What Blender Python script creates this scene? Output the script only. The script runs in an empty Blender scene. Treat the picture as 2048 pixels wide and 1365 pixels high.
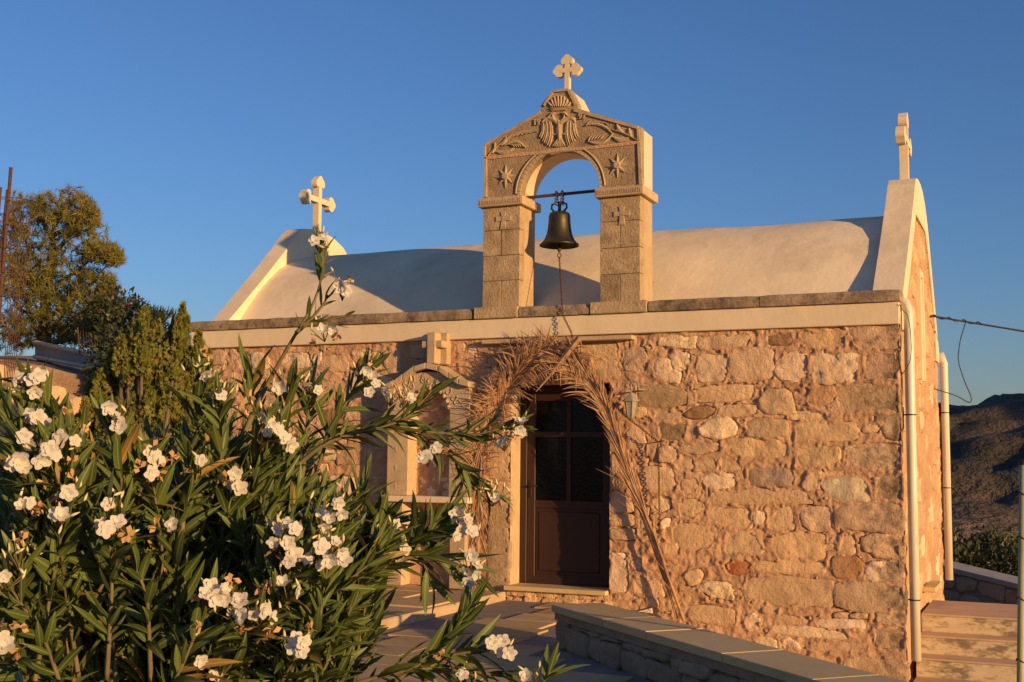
import bpy, math, random, mathutils
import numpy as np
from mathutils import Vector, Matrix
rnd = random.Random(7)
rng = np.random.RandomState(11)
SC = bpy.context.scene
COL = SC.collection
# ---------------------------------------------------------------- camera
CAM_POS = np.array([4.966, -11.0658, 1.2965])
CAM_F = 2381.57                      # focal length in photo pixels (2048 wide)
CAM_M = np.array([[0.91262948, 0.40865817, 0.01029186],      # right
                  [0.03078040, -0.09380136, 0.99511500],     # up
                  [-0.40762727, 0.90785450, 0.09818455]])    # forward
cam = bpy.data.cameras.new('camera'); camo = bpy.data.objects.new('camera', cam); COL.objects.link(camo)
cam.sensor_width = 36.0; cam.lens = 36.0 * CAM_F / 2048.0; cam.clip_start = 0.05; cam.clip_end = 6000
mw = Matrix.Identity(4)
for i in range(3):
    mw[i][0], mw[i][1], mw[i][2], mw[i][3] = CAM_M[0][i], CAM_M[1][i], -CAM_M[2][i], CAM_POS[i]
camo.matrix_world = mw; SC.camera = camo
# ---------------------------------------------------------------- sky, sun, exposure
SUN_EL = math.radians(8.0); SUN_H = np.array([0.922, -0.387]); SUN_H = SUN_H / np.linalg.norm(SUN_H)
W = bpy.data.worlds.new('World'); SC.world = W; W.use_nodes = True
wn = W.node_tree.nodes; wl = W.node_tree.links
sky = wn.new('ShaderNodeTexSky'); sky.sky_type = 'NISHITA'; sky.sun_disc = False
sky.sun_elevation = SUN_EL; sky.sun_rotation = math.atan2(SUN_H[0], SUN_H[1])
sky.altitude = 100; sky.air_density = 1.2; sky.dust_density = 0.3; sky.ozone_density = 5.0
tint = wn.new('ShaderNodeMix'); tint.data_type = 'RGBA'; tint.blend_type = 'MULTIPLY'; tint.inputs[0].default_value = 1.0; tint.inputs[7].default_value = (1.06, 0.92, 1.05, 1)
wl.new(sky.outputs[0], tint.inputs[6]); wl.new(tint.outputs[2], wn['Background'].inputs[0]); wn['Background'].inputs[1].default_value = 0.118
sun = bpy.data.lights.new('sun', 'SUN'); suno = bpy.data.objects.new('sun', sun); COL.objects.link(suno)
sun.energy = 5.0; sun.angle = math.radians(0.6); sun.color = (1.0, 0.60, 0.245)
sd = Vector((SUN_H[0] * math.cos(SUN_EL), SUN_H[1] * math.cos(SUN_EL), math.sin(SUN_EL)))
suno.rotation_euler = sd.to_track_quat('Z', 'Y').to_euler()
vs = SC.view_settings; vs.view_transform = 'Standard'; vs.look = 'None'; vs.exposure = 0.35; vs.gamma = 1.0; vs.use_curve_mapping = False

# ---------------------------------------------------------------- helpers
def ray(u, v):
    return np.array([(u - 1024) / CAM_F, -(v - 682.5) / CAM_F, 1.0]) @ CAM_M
def on(u, v, ax, val):
    d = ray(u, v); return CAM_POS + d * ((val - CAM_POS[ax]) / d[ax])
def deep(u, v, dist):
    return CAM_POS + ray(u, v) * dist
def zoom(pts, z):          # pixel of an enlarged crop -> pixel of the photograph
    x0, y0, s = z
    return [(x0 + a / s, y0 + b / s) for a, b in pts]

class MB:
    def __init__(s): s.v = []; s.f = []; s.uv = None
    def add(s, vs_, fs_):
        o = len(s.v); s.v += [tuple(map(float, q)) for q in vs_]; s.f += [tuple(i + o for i in f) for f in fs_]
    def box(s, x0, x1, y0, y1, z0, z1, b=0.0):
        if b <= 0:
            s.add([(x0,y0,z0),(x1,y0,z0),(x1,y1,z0),(x0,y1,z0),(x0,y0,z1),(x1,y0,z1),(x1,y1,z1),(x0,y1,z1)],
                  [(0,3,2,1),(4,5,6,7),(0,1,5,4),(1,2,6,5),(2,3,7,6),(3,0,4,7)]); return
        def ring(z, i): return [(x0+i,y0,z),(x1-i,y0,z),(x1,y0+i,z),(x1,y1-i,z),(x1-i,y1,z),(x0+i,y1,z),(x0,y1-i,z),(x0,y0+i,z)]
        def small(z): return [(x0+b,y0+b,z),(x1-b,y0+b,z),(x1-b,y1-b,z),(x0+b,y1-b,z)]
        V = small(z0) + ring(z0+b, b) + ring(z1-b, b) + small(z1); F = [(0,3,2,1),(20,21,22,23)]
        for k in range(8): F.append((4+k, 4+(k+1)%8, 12+(k+1)%8, 12+k))
        mp = [0,1,1,2,2,3,3,0]
        for k in range(8):
            a, c = mp[k], mp[(k+1)%8]
            lo = [a, c, 4+(k+1)%8, 4+k] if a != c else [a, 4+(k+1)%8, 4+k]
            hi = [20+a, 12+k, 12+(k+1)%8, 20+c] if a != c else [20+a, 12+k, 12+(k+1)%8]
            F.append(tuple(lo)); F.append(tuple(hi))
        s.add(V, F)
    def tube(s, pts, r, n=6, caps=True):
        pts = [np.array(q, float) for q in pts]; rs = r if hasattr(r, '__len__') else [r]*len(pts)
        rings = []; up = None
        for i, q in enumerate(pts):
            t = pts[min(i+1, len(pts)-1)] - pts[max(i-1, 0)]; t = t/(np.linalg.norm(t)+1e-9)
            if up is None:
                up = np.array([0,0,1.0]) if abs(t[2]) < 0.9 else np.array([1.0,0,0])
            a = np.cross(t, up); a /= np.linalg.norm(a)+1e-9; b2 = np.cross(a, t); up = b2
            rings.append([q + rs[i]*(a*math.cos(k*2*math.pi/n) + b2*math.sin(k*2*math.pi/n)) for k in range(n)])
        V = [q for rg in rings for q in rg]; F = []
        for i in range(len(pts)-1):
            for k in range(n): F.append((i*n+k, i*n+(k+1)%n, (i+1)*n+(k+1)%n, (i+1)*n+k))
        if caps: F.append(tuple(range(n-1, -1, -1))); F.append(tuple((len(pts)-1)*n+k for k in range(n)))
        s.add(V, F)
    def lathe(s, prof, c, n=24):
        V = []; F = []
        for r, z in prof:
            for k in range(n): V.append((c[0]+r*math.cos(k*2*math.pi/n), c[1]+r*math.sin(k*2*math.pi/n), c[2]+z))
        for i in range(len(prof)-1):
            for k in range(n): F.append((i*n+k, i*n+(k+1)%n, (i+1)*n+(k+1)%n, (i+1)*n+k))
        s.add(V, F)
    def prism(s, poly, p0, p1, chamfer=0.0, plane='xz'):
        # polygon (a,b) extruded along the third axis from p0 (front) to p1
        c = np.mean(np.array(poly), 0); n = len(poly)
        def P(a, b, d): return (a, d, b) if plane == 'xz' else ((d, a, b) if plane == 'yz' else (a, b, d))
        V = [P(a, b, p1) for a, b in poly]
        if chamfer > 0:
            sg = 1 if p1 > p0 else -1
            V += [P(a, b, p0 + sg*chamfer) for a, b in poly]
            q = np.array(poly) - c; ln = np.linalg.norm(q, axis=1, keepdims=True)+1e-9
            V += [P(*(c + q[i]*max(0.0, 1 - chamfer/ln[i][0])), p0) for i in range(n)]
            lay = 3
        else:
            V += [P(a, b, p0) for a, b in poly]; lay = 2
        F = [tuple(range(n)), tuple((lay-1)*n + k for k in range(n-1, -1, -1))]
        for L in range(lay-1):
            for k in range(n): F.append((L*n+(k+1)%n, L*n+k, (L+1)*n+k, (L+1)*n+(k+1)%n))
        s.add(V, F)
    def build(s, name, mat, parent=None, smooth=False, fix=True):
        me = bpy.data.meshes.new(name); me.from_pydata(s.v, [], s.f)
        if fix and len(s.f) < 30000:
            import bmesh
            bm = bmesh.new(); bm.from_mesh(me); bmesh.ops.recalc_face_normals(bm, faces=bm.faces); bm.to_mesh(me); bm.free()
        if smooth: me.polygons.foreach_set('use_smooth', [True]*len(me.polygons))
        if mat: me.materials.append(mat)
        o = bpy.data.objects.new(name, me); COL.objects.link(o)
        if parent: o.parent = parent
        return o

def tag(o, label=None, cat=None, group=None, kind=None):
    if label: o['label'] = label
    if cat: o['category'] = cat
    if group: o['group'] = group
    if kind: o['kind'] = kind
    return o
def thing(name, label, cat, group=None, loc=(0,0,0)):
    o = bpy.data.objects.new(name, None); COL.objects.link(o); o.location = loc; o.empty_display_size = 0.1
    return tag(o, label, cat, group)
def shrink(o, d=0.25): return o

# numpy value noise
_P = rng.permutation(256); _P = np.concatenate([_P, _P, _P]); _R = rng.rand(256)*2-1
def vnoise(x, y, z=0.0):
    x = np.asarray(x, float); y = np.asarray(y, float); z = np.asarray(z, float) + 0*x
    xi, yi, zi = np.floor(x).astype(int), np.floor(y).astype(int), np.floor(z).astype(int)
    fx, fy, fz = x-xi, y-yi, z-zi
    fx, fy, fz = [q*q*(3-2*q) for q in (fx, fy, fz)]
    def h(a, b, c): return _R[_P[_P[_P[a & 255] + (b & 255)] + (c & 255)]]
    r = 0
    for a in (0, 1):
        for b in (0, 1):
            for c in (0, 1):
                r = r + h(xi+a, yi+b, zi+c)*(fx if a else 1-fx)*(fy if b else 1-fy)*(fz if c else 1-fz)
    return r
def fbm(x, y, z=0.0, o=4, g=0.5):
    r = 0; a = 1.0; t = 0
    for k in range(o): r = r + a*vnoise(np.asarray(x)*2**k+k*17.3, np.asarray(y)*2**k-k*9.1, np.asarray(z)*2**k); t += a; a *= g
    return r/t

# ---------------------------------------------------------------- materials
def nt(name):
    m = bpy.data.materials.new(name); m.use_nodes = True
    return m, m.node_tree.nodes, m.node_tree.links, m.node_tree.nodes['Principled BSDF']
def ramp(N, L, fac, stops):
    r = N.new('ShaderNodeValToRGB'); e = r.color_ramp.elements
    while len(e) < len(stops): e.new(0.5)
    for k, (p, c) in enumerate(stops): e[k].position = p; e[k].color = (c[0], c[1], c[2], 1)
    L.new(fac, r.inputs[0]); return r.outputs[0]
def mixc(N, L, a, b, fac, mode='MIX'):
    m = N.new('ShaderNodeMix'); m.data_type = 'RGBA'; m.blend_type = mode
    for sock, val in ((m.inputs[6], a), (m.inputs[7], b), (m.inputs[0], fac)):
        if hasattr(val, 'links'): L.new(val, sock)
        elif isinstance(val, (int, float)): sock.default_value = val
        else: sock.default_value = (val[0], val[1], val[2], 1)
    return m.outputs[2]
def noise(N, L, vec, scale, det=4, rough=0.55, dist=0.0):
    n = N.new('ShaderNodeTexNoise'); n.inputs['Scale'].default_value = scale; n.inputs['Detail'].default_value = det
    n.inputs['Roughness'].default_value = rough; n.inputs['Distortion'].default_value = dist
    L.new(vec, n.inputs['Vector']); return n.outputs[0]
def material(name, c1, c2, scale=3.0, rough=0.85, bumps=((40, 0.4, 0.01),), stain=None, stain2=None, objcol=0.0, objvar=0.0, spec=0.3, metal=0.0, stretch=None, coord='pos'):
    m, N, L, B = nt(name)
    if coord == 'pos': v = N.new('ShaderNodeNewGeometry').outputs['Position']
    else: v = N.new('ShaderNodeTexCoord').outputs['Object']
    if stretch:
        mp = N.new('ShaderNodeMapping'); mp.inputs['Scale'].default_value = stretch; L.new(v, mp.inputs[0]); v = mp.outputs[0]
    f = noise(N, L, v, scale, 5, 0.6)
    c = ramp(N, L, f, [(0.32, c1), (0.68, c2)])
    oi = None
    if objcol or objvar:
        oi = N.new('ShaderNodeObjectInfo')
    if objcol: c = mixc(N, L, c, oi.outputs['Color'], objcol, 'MULTIPLY')
    if objvar:
        hs = N.new('ShaderNodeHueSaturation'); L.new(c, hs.inputs['Color'])
        mr = N.new('ShaderNodeMapRange'); mr.inputs[3].default_value = 1-objvar; mr.inputs[4].default_value = 1+objvar
        L.new(oi.outputs['Random'], mr.inputs[0]); L.new(mr.outputs[0], hs.inputs['Value']); c = hs.outputs[0]
    for st in (stain, stain2):
        if st:
            sc, lo, hi, col, amt = st
            f2 = noise(N, L, v, sc, 6, 0.7)
            mr = N.new('ShaderNodeMapRange'); mr.inputs[1].default_value = lo; mr.inputs[2].default_value = hi; mr.inputs[4].default_value = amt
            L.new(f2, mr.inputs[0]); c = mixc(N, L, c, col, mr.outputs[0])
    L.new(c, B.inputs['Base Color']); B.inputs['Roughness'].default_value = rough; B.inputs['Metallic'].default_value = metal
    B.inputs['Specular IOR Level'].default_value = spec
    prev = None
    for sc, st, dist in bumps:
        bp = N.new('ShaderNodeBump'); bp.inputs['Strength'].default_value = st; bp.inputs['Distance'].default_value = dist
        L.new(noise(N, L, v, sc, 6, 0.65), bp.inputs['Height'])
        if prev: L.new(prev, bp.inputs['Normal'])
        prev = bp.outputs[0]
    if prev: L.new(prev, B.inputs['Normal'])
    return m
def leafmat(name, c1, c2, rough=0.42, trans=0.25, rib=None, scale=6.0, objvar=0.2, spec=0.4):
    m, N, L, B = nt(name)
    g = N.new('ShaderNodeNewGeometry')
    f = noise(N, L, g.outputs['Position'], scale, 3)
    c = ramp(N, L, f, [(0.3, c1), (0.7, c2)])
    hs = N.new('ShaderNodeHueSaturation'); L.new(c, hs.inputs['Color'])
    mr = N.new('ShaderNodeMapRange'); mr.inputs[3].default_value = 1-objvar; mr.inputs[4].default_value = 1+objvar
    L.new(g.outputs['Random Per Island'], mr.inputs[0]); L.new(mr.outputs[0], hs.inputs['Value']); c = hs.outputs[0]
    if rib:
        uv = N.new('ShaderNodeUVMap'); sp = N.new('ShaderNodeSeparateXYZ'); L.new(uv.outputs[0], sp.inputs[0])
        mm = N.new('ShaderNodeMath'); mm.operation = 'SUBTRACT'; L.new(sp.outputs[0], mm.inputs[0]); mm.inputs[1].default_value = 0.5
        ab = N.new('ShaderNodeMath'); ab.operation = 'ABSOLUTE'; L.new(mm.outputs[0], ab.inputs[0])
        m2 = N.new('ShaderNodeMapRange'); m2.inputs[1].default_value = 0.03; m2.inputs[2].default_value = 0.08; m2.inputs[3].default_value = 1; m2.inputs[4].default_value = 0
        L.new(ab.outputs[0], m2.inputs[0]); c = mixc(N, L, c, rib, m2.outputs[0])
    L.new(c, B.inputs['Base Color']); B.inputs['Roughness'].default_value = rough; B.inputs['Specular IOR Level'].default_value = spec
    tr = N.new('ShaderNodeBsdfTranslucent'); L.new(c, tr.inputs[0])
    mx = N.new('ShaderNodeMixShader'); mx.inputs[0].default_value = trans
    L.new(B.outputs[0], mx.inputs[1]); L.new(tr.outputs[0], mx.inputs[2]); L.new(mx.outputs[0], N['Material Output'].inputs[0])
    return m

M = {}
M['stone'] = material('rubble_stone', (0.84,0.80,0.74), (1.12,1.10,1.04), 6.0, 0.92, ((22,0.9,0.038),(80,0.85,0.014)), stain=(6,0.57,0.74,(0.20,0.145,0.085),0.5), stain2=(2.6,0.48,0.66,(0.60,0.375,0.215),0.65), objcol=1.0)
def corner_weathering(m):
    """dark lichen creeping in from the exposed right-hand edge of the front wall"""
    N, L = m.node_tree.nodes, m.node_tree.links; B = N['Principled BSDF']; old = B.inputs['Base Color'].links[0].from_socket
    pos = N.new('ShaderNodeNewGeometry').outputs['Position']; sp = N.new('ShaderNodeSeparateXYZ'); L.new(pos, sp.inputs[0])
    a = N.new('ShaderNodeMapRange'); a.inputs[1].default_value = 3.30; a.inputs[2].default_value = 3.79; a.inputs[4].default_value = .26; L.new(sp.outputs[0], a.inputs[0])
    n = noise(N, L, pos, 7, 6, .7); ad = N.new('ShaderNodeMath'); L.new(a.outputs[0], ad.inputs[0]); L.new(n, ad.inputs[1])
    b = N.new('ShaderNodeMapRange'); b.inputs[1].default_value = .62; b.inputs[2].default_value = .80; b.inputs[4].default_value = .8; L.new(ad.outputs[0], b.inputs[0])
    c = N.new('ShaderNodeMath'); c.operation = 'LESS_THAN'; c.inputs[1].default_value = .04; L.new(sp.outputs[1], c.inputs[0])
    d = N.new('ShaderNodeMath'); d.operation = 'MULTIPLY'; L.new(b.outputs[0], d.inputs[0]); L.new(c.outputs[0], d.inputs[1])
    L.new(mixc(N, L, old, (.13,.10,.06), d.outputs[0]), B.inputs['Base Color'])
corner_weathering(M['stone'])
M['mortar'] = material('mortar', (0.50,0.29,0.158), (0.66,0.405,0.232), 2.2, 0.95, ((25,1.0,0.028),(95,0.9,0.010)), stain=(3.0,0.56,0.75,(0.52,0.40,0.27),0.6))
M['warmcream'] = material('warm_plaster', (0.66,0.49,0.33), (0.74,0.56,0.39), 1.6, 0.85, ((9,0.2,0.01),(90,0.12,0.004)), stain=(4,0.6,0.8,(0.48,0.35,0.22),0.5))
M['cream'] = material('cream_plaster', (0.66,0.54,0.35), (0.75,0.62,0.42), 0.9, 0.87, ((5,0.3,0.02),(90,0.15,0.004)), stain=(2.6,0.54,0.76,(0.50,0.385,0.24),0.45))
M['vault'] = material('limewashed_roof', (0.69,0.57,0.375), (0.82,0.69,0.47), 1.1, 0.9, ((3,0.25,0.05),(50,0.15,0.006)), stain=(1.3,0.5,0.74,(0.50,0.41,0.28),0.6), stain2=(6,0.58,0.75,(0.42,0.34,0.23),0.35))
M['coping'] = material('lichened_coping', (0.18,0.13,0.085), (0.42,0.315,0.205), 6, 0.95, ((30,0.8,0.015),(120,0.5,0.005)), stain=(9,0.52,0.66,(0.07,0.06,0.045),0.8), objvar=0.12)
M['tower'] = material('tower_limestone', (0.345,0.25,0.145), (0.475,0.355,0.205), 7, 0.94, ((40,0.9,0.02),(120,0.8,0.007)), stain=(5,0.52,0.72,(0.17,0.12,0.075),0.75), stain2=(1.6,0.5,0.7,(0.24,0.175,0.11),0.5), objvar=0.2)
M['relief_ground'] = material('tooled_limestone', (0.315,0.23,0.135), (0.46,0.34,0.20), 6, 0.95, ((60,1.0,0.02),(28,0.8,0.02)), stain=(3.5,0.53,0.72,(0.16,0.12,0.08),0.65))
M['relief'] = material('carved_limestone', (0.39,0.29,0.17), (0.505,0.385,0.23), 9, 0.92, ((60,0.6,0.01),(150,0.4,0.004)), stain=(5,0.53,0.72,(0.2,0.15,0.095),0.65))
M['jamb'] = material('dressed_limestone', (0.40,0.295,0.175), (0.525,0.395,0.24), 6, 0.92, ((40,0.5,0.01),(140,0.4,0.004)), stain=(6,0.58,0.75,(0.22,0.17,0.11),0.5), objvar=0.1)
M['wood'] = material('brown_door_paint', (0.034,0.015,0.009), (0.046,0.020,0.012), 4, 0.5, ((60,0.1,0.003),), spec=0.35, stretch=(1,1,0.15))
M['iron'] = material('dark_iron', (0.03,0.027,0.025), (0.07,0.05,0.038), 30, 0.6, ((80,0.3,0.003),), metal=0.6)
M['rust'] = material('rusty_steel', (0.065,0.032,0.022), (0.12,0.056,0.034), 25, 0.85, ((90,0.4,0.003),))
M['bronze'] = material('old_bronze', (0.045,0.04,0.028), (0.10,0.085,0.05), 9, 0.45, ((50,0.15,0.003),), metal=0.75, stain=(8,0.55,0.75,(0.06,0.07,0.05),0.6))
M['pvc'] = material('cream_pvc', (0.62,0.56,0.43), (0.66,0.60,0.47), 3, 0.4, (), spec=0.5, stain=(5,0.6,0.8,(0.45,0.40,0.30),0.4))
M['straw'] = material('dry_palm_straw', (0.30,0.165,0.08), (0.52,0.315,0.165), 14, 0.7, ((60,0.3,0.003),), stain=(9,0.58,0.75,(0.20,0.115,0.06),0.6))
M['slab'] = material('paving_slab', (0.44,0.30,0.13), (0.57,0.405,0.19), 2.5, 0.8, ((20,0.25,0.01),(90,0.25,0.004)), stain=(3,0.55,0.75,(0.22,0.17,0.125),0.6), objvar=0.10)
M['capslab'] = material('grey_cap_slab', (0.50,0.365,0.165), (0.61,0.455,0.215), 3, 0.75, ((60,0.2,0.004),), stain=(3,0.55,0.8,(0.28,0.24,0.19),0.5), objvar=0.07)
M['grout'] = material('grey_grout', (0.22,0.18,0.14), (0.30,0.25,0.19), 8, 0.95, ((50,0.5,0.006),))
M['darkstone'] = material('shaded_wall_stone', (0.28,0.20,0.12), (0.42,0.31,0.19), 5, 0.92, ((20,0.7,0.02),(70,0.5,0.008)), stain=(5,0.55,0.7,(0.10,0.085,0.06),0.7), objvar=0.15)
M['concrete'] = material('grey_concrete', (0.30,0.27,0.235), (0.38,0.345,0.30), 3, 0.9, ((40,0.3,0.006),))
M['painted_step'] = material('worn_yellow_step', (0.52,0.42,0.26), (0.62,0.51,0.33), 5, 0.9, ((40,0.4,0.006),), stain=(3.5,0.5,0.6,(0.15,0.115,0.08),0.85), stain2=(9,0.52,0.62,(0.26,0.2,0.13),0.75), stretch=(0.9,1.0,2.4))
M['tread'] = material('pinkish_tread', (0.45,0.325,0.205), (0.54,0.40,0.26), 4, 0.85, ((40,0.3,0.005),))
M['soil'] = material('dry_soil', (0.26,0.16,0.095), (0.38,0.25,0.155), 1.5, 0.95, ((6,0.6,0.06),(40,0.6,0.015)), stain=(2,0.55,0.7,(0.16,0.13,0.06),0.7))
M['dryleaf'] = leafmat('yellowed_leaf', (0.26,0.16,0.035), (0.42,0.25,0.06), 0.55, 0.25, rib=(0.4,0.3,0.12))
M['leaf'] = leafmat('oleander_leaf', (0.058,0.09,0.018), (0.115,0.15,0.032), 0.5, 0.24, rib=(0.20,0.24,0.085), spec=0.28, objvar=0.32)
M['petal'] = leafmat('white_petal', (0.72,0.68,0.58), (0.78,0.75,0.66), 0.75, 0.42, objvar=0.03, spec=0.2)
M['bud'] = leafmat('cream_bud', (0.62,0.52,0.24), (0.74,0.66,0.38), 0.6, 0.15, objvar=0.1, spec=0.2)
M['wilted'] = leafmat('wilted_petal', (0.46,0.26,0.11), (0.62,0.42,0.22), 0.8, 0.2, objvar=0.2, spec=0.1)
M['stem'] = material('green_brown_stem', (0.10,0.085,0.04), (0.19,0.15,0.07), 9, 0.7, ((60,0.3,0.003),))
M['bark'] = material('bark', (0.10,0.075,0.052), (0.20,0.15,0.10), 12, 0.95, ((25,0.9,0.02),), stretch=(1,1,0.3))
M['pine'] = leafmat('pine_needle', (0.10,0.112,0.022), (0.22,0.19,0.042), 0.6, 0.15, scale=1.2, objvar=0.35, spec=0.2)
M['thuja'] = leafmat('thuja_spray', (0.095,0.118,0.02), (0.20,0.195,0.038), 0.65, 0.2, scale=3.0, objvar=0.3, spec=0.15)
M['thujabrown'] = leafmat('dry_thuja_spray', (0.16,0.105,0.035), (0.24,0.15,0.055), 0.8, 0.2, scale=3.0, objvar=0.3, spec=0.1)
M['shrub'] = leafmat('shrub_leaf', (0.032,0.046,0.014), (0.078,0.09,0.026), 0.5, 0.2, scale=2.0, objvar=0.3)
M['redflower'] = leafmat('red_flower', (0.45,0.05,0.05), (0.6,0.1,0.09), 0.7, 0.3, objvar=0.15)
M['hill'] = material('rocky_hillside', (0.05,0.038,0.026), (0.165,0.122,0.082), 0.02, 0.95, ((0.12,1.0,4.0),(0.03,0.8,8.0)), stain=(0.09,0.5,0.62,(0.055,0.055,0.028),0.85), stain2=(0.35,0.52,0.62,(0.05,0.05,0.026),0.7))
M['bluetarp'] = material('blue_tarpaulin', (0.015,0.035,0.09), (0.025,0.055,0.13), 4, 0.5, ((15,0.4,0.02),))
M['palegreenpost'] = material('green_grey_post_paint', (0.30,0.30,0.14), (0.36,0.35,0.18), 6, 0.5, ((40,0.2,0.003),), stain=(9,0.6,0.75,(0.16,0.14,0.07),0.6))
def glassmat():
    m, N, L, B = nt('dark_pane_glass')
    B.inputs['Base Color'].default_value = (0.004,0.005,0.005,1); B.inputs['Roughness'].default_value = 0.1; B.inputs['Specular IOR Level'].default_value = 0.2
    bp = N.new('ShaderNodeBump'); bp.inputs['Strength'].default_value = 0.25; bp.inputs['Distance'].default_value = 0.01
    L.new(noise(N, L, N.new('ShaderNodeNewGeometry').outputs['Position'], 35, 2), bp.inputs['Height']); L.new(bp.outputs[0], B.inputs['Normal'])
    return m
M['glass'] = glassmat()
def lampglass():
    m, N, L, B = nt('lantern_glass')
    B.inputs['Base Color'].default_value = (0.55,0.50,0.40,1); B.inputs['Roughness'].default_value = 0.25; B.inputs['Transmission Weight'].default_value = 0.5
    return m
M['lampglass'] = lampglass()

# ================================================================ THE SETTING
GZ = -0.115                       # patio level
LOW = -1.02                       # level of the sunken strip right of the low wall
# ---- terrain: plateau, valley behind, hills
def terrain_z(X, Y):
    d = np.sqrt((X-0)**2 + (Y+4)**2)
    z = np.full_like(X, -1.06)
    z = z - 26*np.clip((Y-14)/70.0, 0, 1)**1.3 - 14*np.clip((Y-60)/150.0, 0, 1)
    # terraces climbing on the left
    t = np.clip((-X-6.5)/14.0, 0, 1); z = z + (3.3*t**0.8 + 6*np.clip((-X-20)/60, 0, 1))*np.clip((30-Y)/20, 0, 1)
    return z
def hills_z(X, Y):
    r = np.hypot(X, Y)
    # near spur with sunlit flank, far dark ridge
    spur = 52*np.exp(-((X-45)/62.0)**2 - ((Y-470)/95.0)**2) + 26*np.exp(-((X+55)/60.0)**2 - ((Y-455)/110.0)**2) + 20*np.exp(-((X-120)/50)**2-((Y-430)/80)**2)
    far = 66*np.exp(-((Y-900)/170.0)**2)*(1+0.18*np.sin(X/160.0+0.4)+0.12*np.clip(X/300,-1,1))
    block = 88*np.exp(-((X-330)/70.0)**2 - ((Y-330)/130.0)**2) + 210*np.exp(-((X-640)/120.0)**2 - ((Y-640)/150.0)**2)  # unseen hills, added out of view to shade the spur and ridge
    n = fbm(X/70.0, Y/70.0, 3.3, 5)*13 + (1-np.abs(fbm(X/42.0+5, Y/42.0, 1.3, 4)))*12 + fbm(X/16.0, Y/16.0, 2.2, 3)*4
    return -34 + spur + far + block + n*np.clip((Y-150)/200, 0, 1)
def grid_mesh(name, xs, ys, zf, mat):
    X, Y = np.meshgrid(xs, ys); Z = zf(X, Y)
    V = np.stack([X.ravel(), Y.ravel(), Z.ravel()], 1); nx, ny = len(xs), len(ys)
    F = []
    for j in range(ny-1):
        b = j*nx; F += [(b+i, b+i+1, b+nx+i+1, b+nx+i) for i in range(nx-1)]
    mb = MB(); mb.v = [tuple(q) for q in V]; mb.f = F
    return mb.build(name, mat, smooth=True, fix=False)
g = grid_mesh('ground', np.concatenate([np.linspace(-1500,-80,12), np.linspace(-60,60,121), np.linspace(80,1500,12)]), np.concatenate([np.linspace(-1200,-60,8), np.linspace(-40,60,101), np.linspace(70,240,18)]), lambda X, Y: terrain_z(X, Y) + fbm(X/3.0, Y/3.0, 0.5, 4)*0.05, M['soil']); tag(g, kind='structure')
h = grid_mesh('hills', np.linspace(-420, 900, 240), np.linspace(150, 1150, 200), hills_z, M['hill']); tag(h, kind='structure')

# ---- patio with flagstones, low boundary line runs to the lower right
BEN = [np.array([1.52,-2.57]), np.array([3.93,-4.86])]; BD = (BEN[1]-BEN[0])/np.linalg.norm(BEN[1]-BEN[0]); BN = np.array([-BD[1], BD[0]])  # towards the chapel
far_pt = BEN[0]+BD*14
pat = MB(); poly = [(-4.03,-0.03),(1.16,-0.03),(1.62,-2.15)] + [tuple(BEN[0]+BN*0.2), tuple(far_pt+BN*0.2), (11,-24), (-14,-24), (-14,-0.03)]
pat.prism(poly, GZ, LOW-0.6, plane='xy'); patio = pat.build('patio', M['grout']); tag(patio, kind='structure')
def inside(p, P):
    c = False; n = len(P)
    for i in range(n):
        (x1,y1),(x2,y2) = P[i], P[(i+1)%n]
        if (y1 > p[1]) != (y2 > p[1]) and p[0] < (x2-x1)*(p[1]-y1)/(y2-y1+1e-12)+x1: c = not c
    return c
def paving(x0, x1, y0, y1, z, parent, ok, sx=0.62, sy=0.42, ang=0.0, gap=0.007):
    y = y0; row = 0
    while y < y1-0.1:
        hh = sy*rnd.uniform(0.85, 1.15); x = x0 - rnd.uniform(0, sx)
        while x < x1:
            w = sx*rnd.uniform(0.7, 1.3); cx, cy = x+w/2, y+hh/2
            ca, sa = math.cos(ang), math.sin(ang)
            cs = [(x+gap/2,y+gap/2),(x+w-gap/2,y+gap/2),(x+w-gap/2,y+hh-gap/2),(x+gap/2,y+hh-gap/2)]
            cs = [(a*ca-b*sa+rnd.uniform(-.004,.004), a*sa+b*ca+rnd.uniform(-.004,.004)) for a, b in cs]
            if all(ok(c) for c in cs):
                m = MB(); m.prism(cs, z+rnd.uniform(.013,.017), z-0.02, chamfer=0.005, plane='xy')
                m.build('paving_slab', M['slab'], parent)
            x += w
        y += hh; row += 1
okp = lambda c: inside(c, poly) and not (c[0] < -0.02 and c[1] > -3.35)
paving(-1.6, 5.2, -5.6, -0.06, GZ, patio, okp, ang=0.0)

# ---- raised platform in front of the shrine
pl = MB(); pl.prism([(-4.0,-0.03),(-0.03,-0.03),(-0.035,-1.2),(-0.05,-2.2),(-0.02,-3.3),(-4.0,-3.3)], -0.03, GZ-0.3, chamfer=0.012, plane='xy')
plat = pl.build('platform', M['jamb']); tag(plat, kind='structure')
paving(-3.8, -0.12, -3.15, -0.1, -0.03, plat, lambda c: -3.9 < c[0] < -0.09 and -3.25 < c[1] < -0.05, sx=0.7, sy=0.5)

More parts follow.
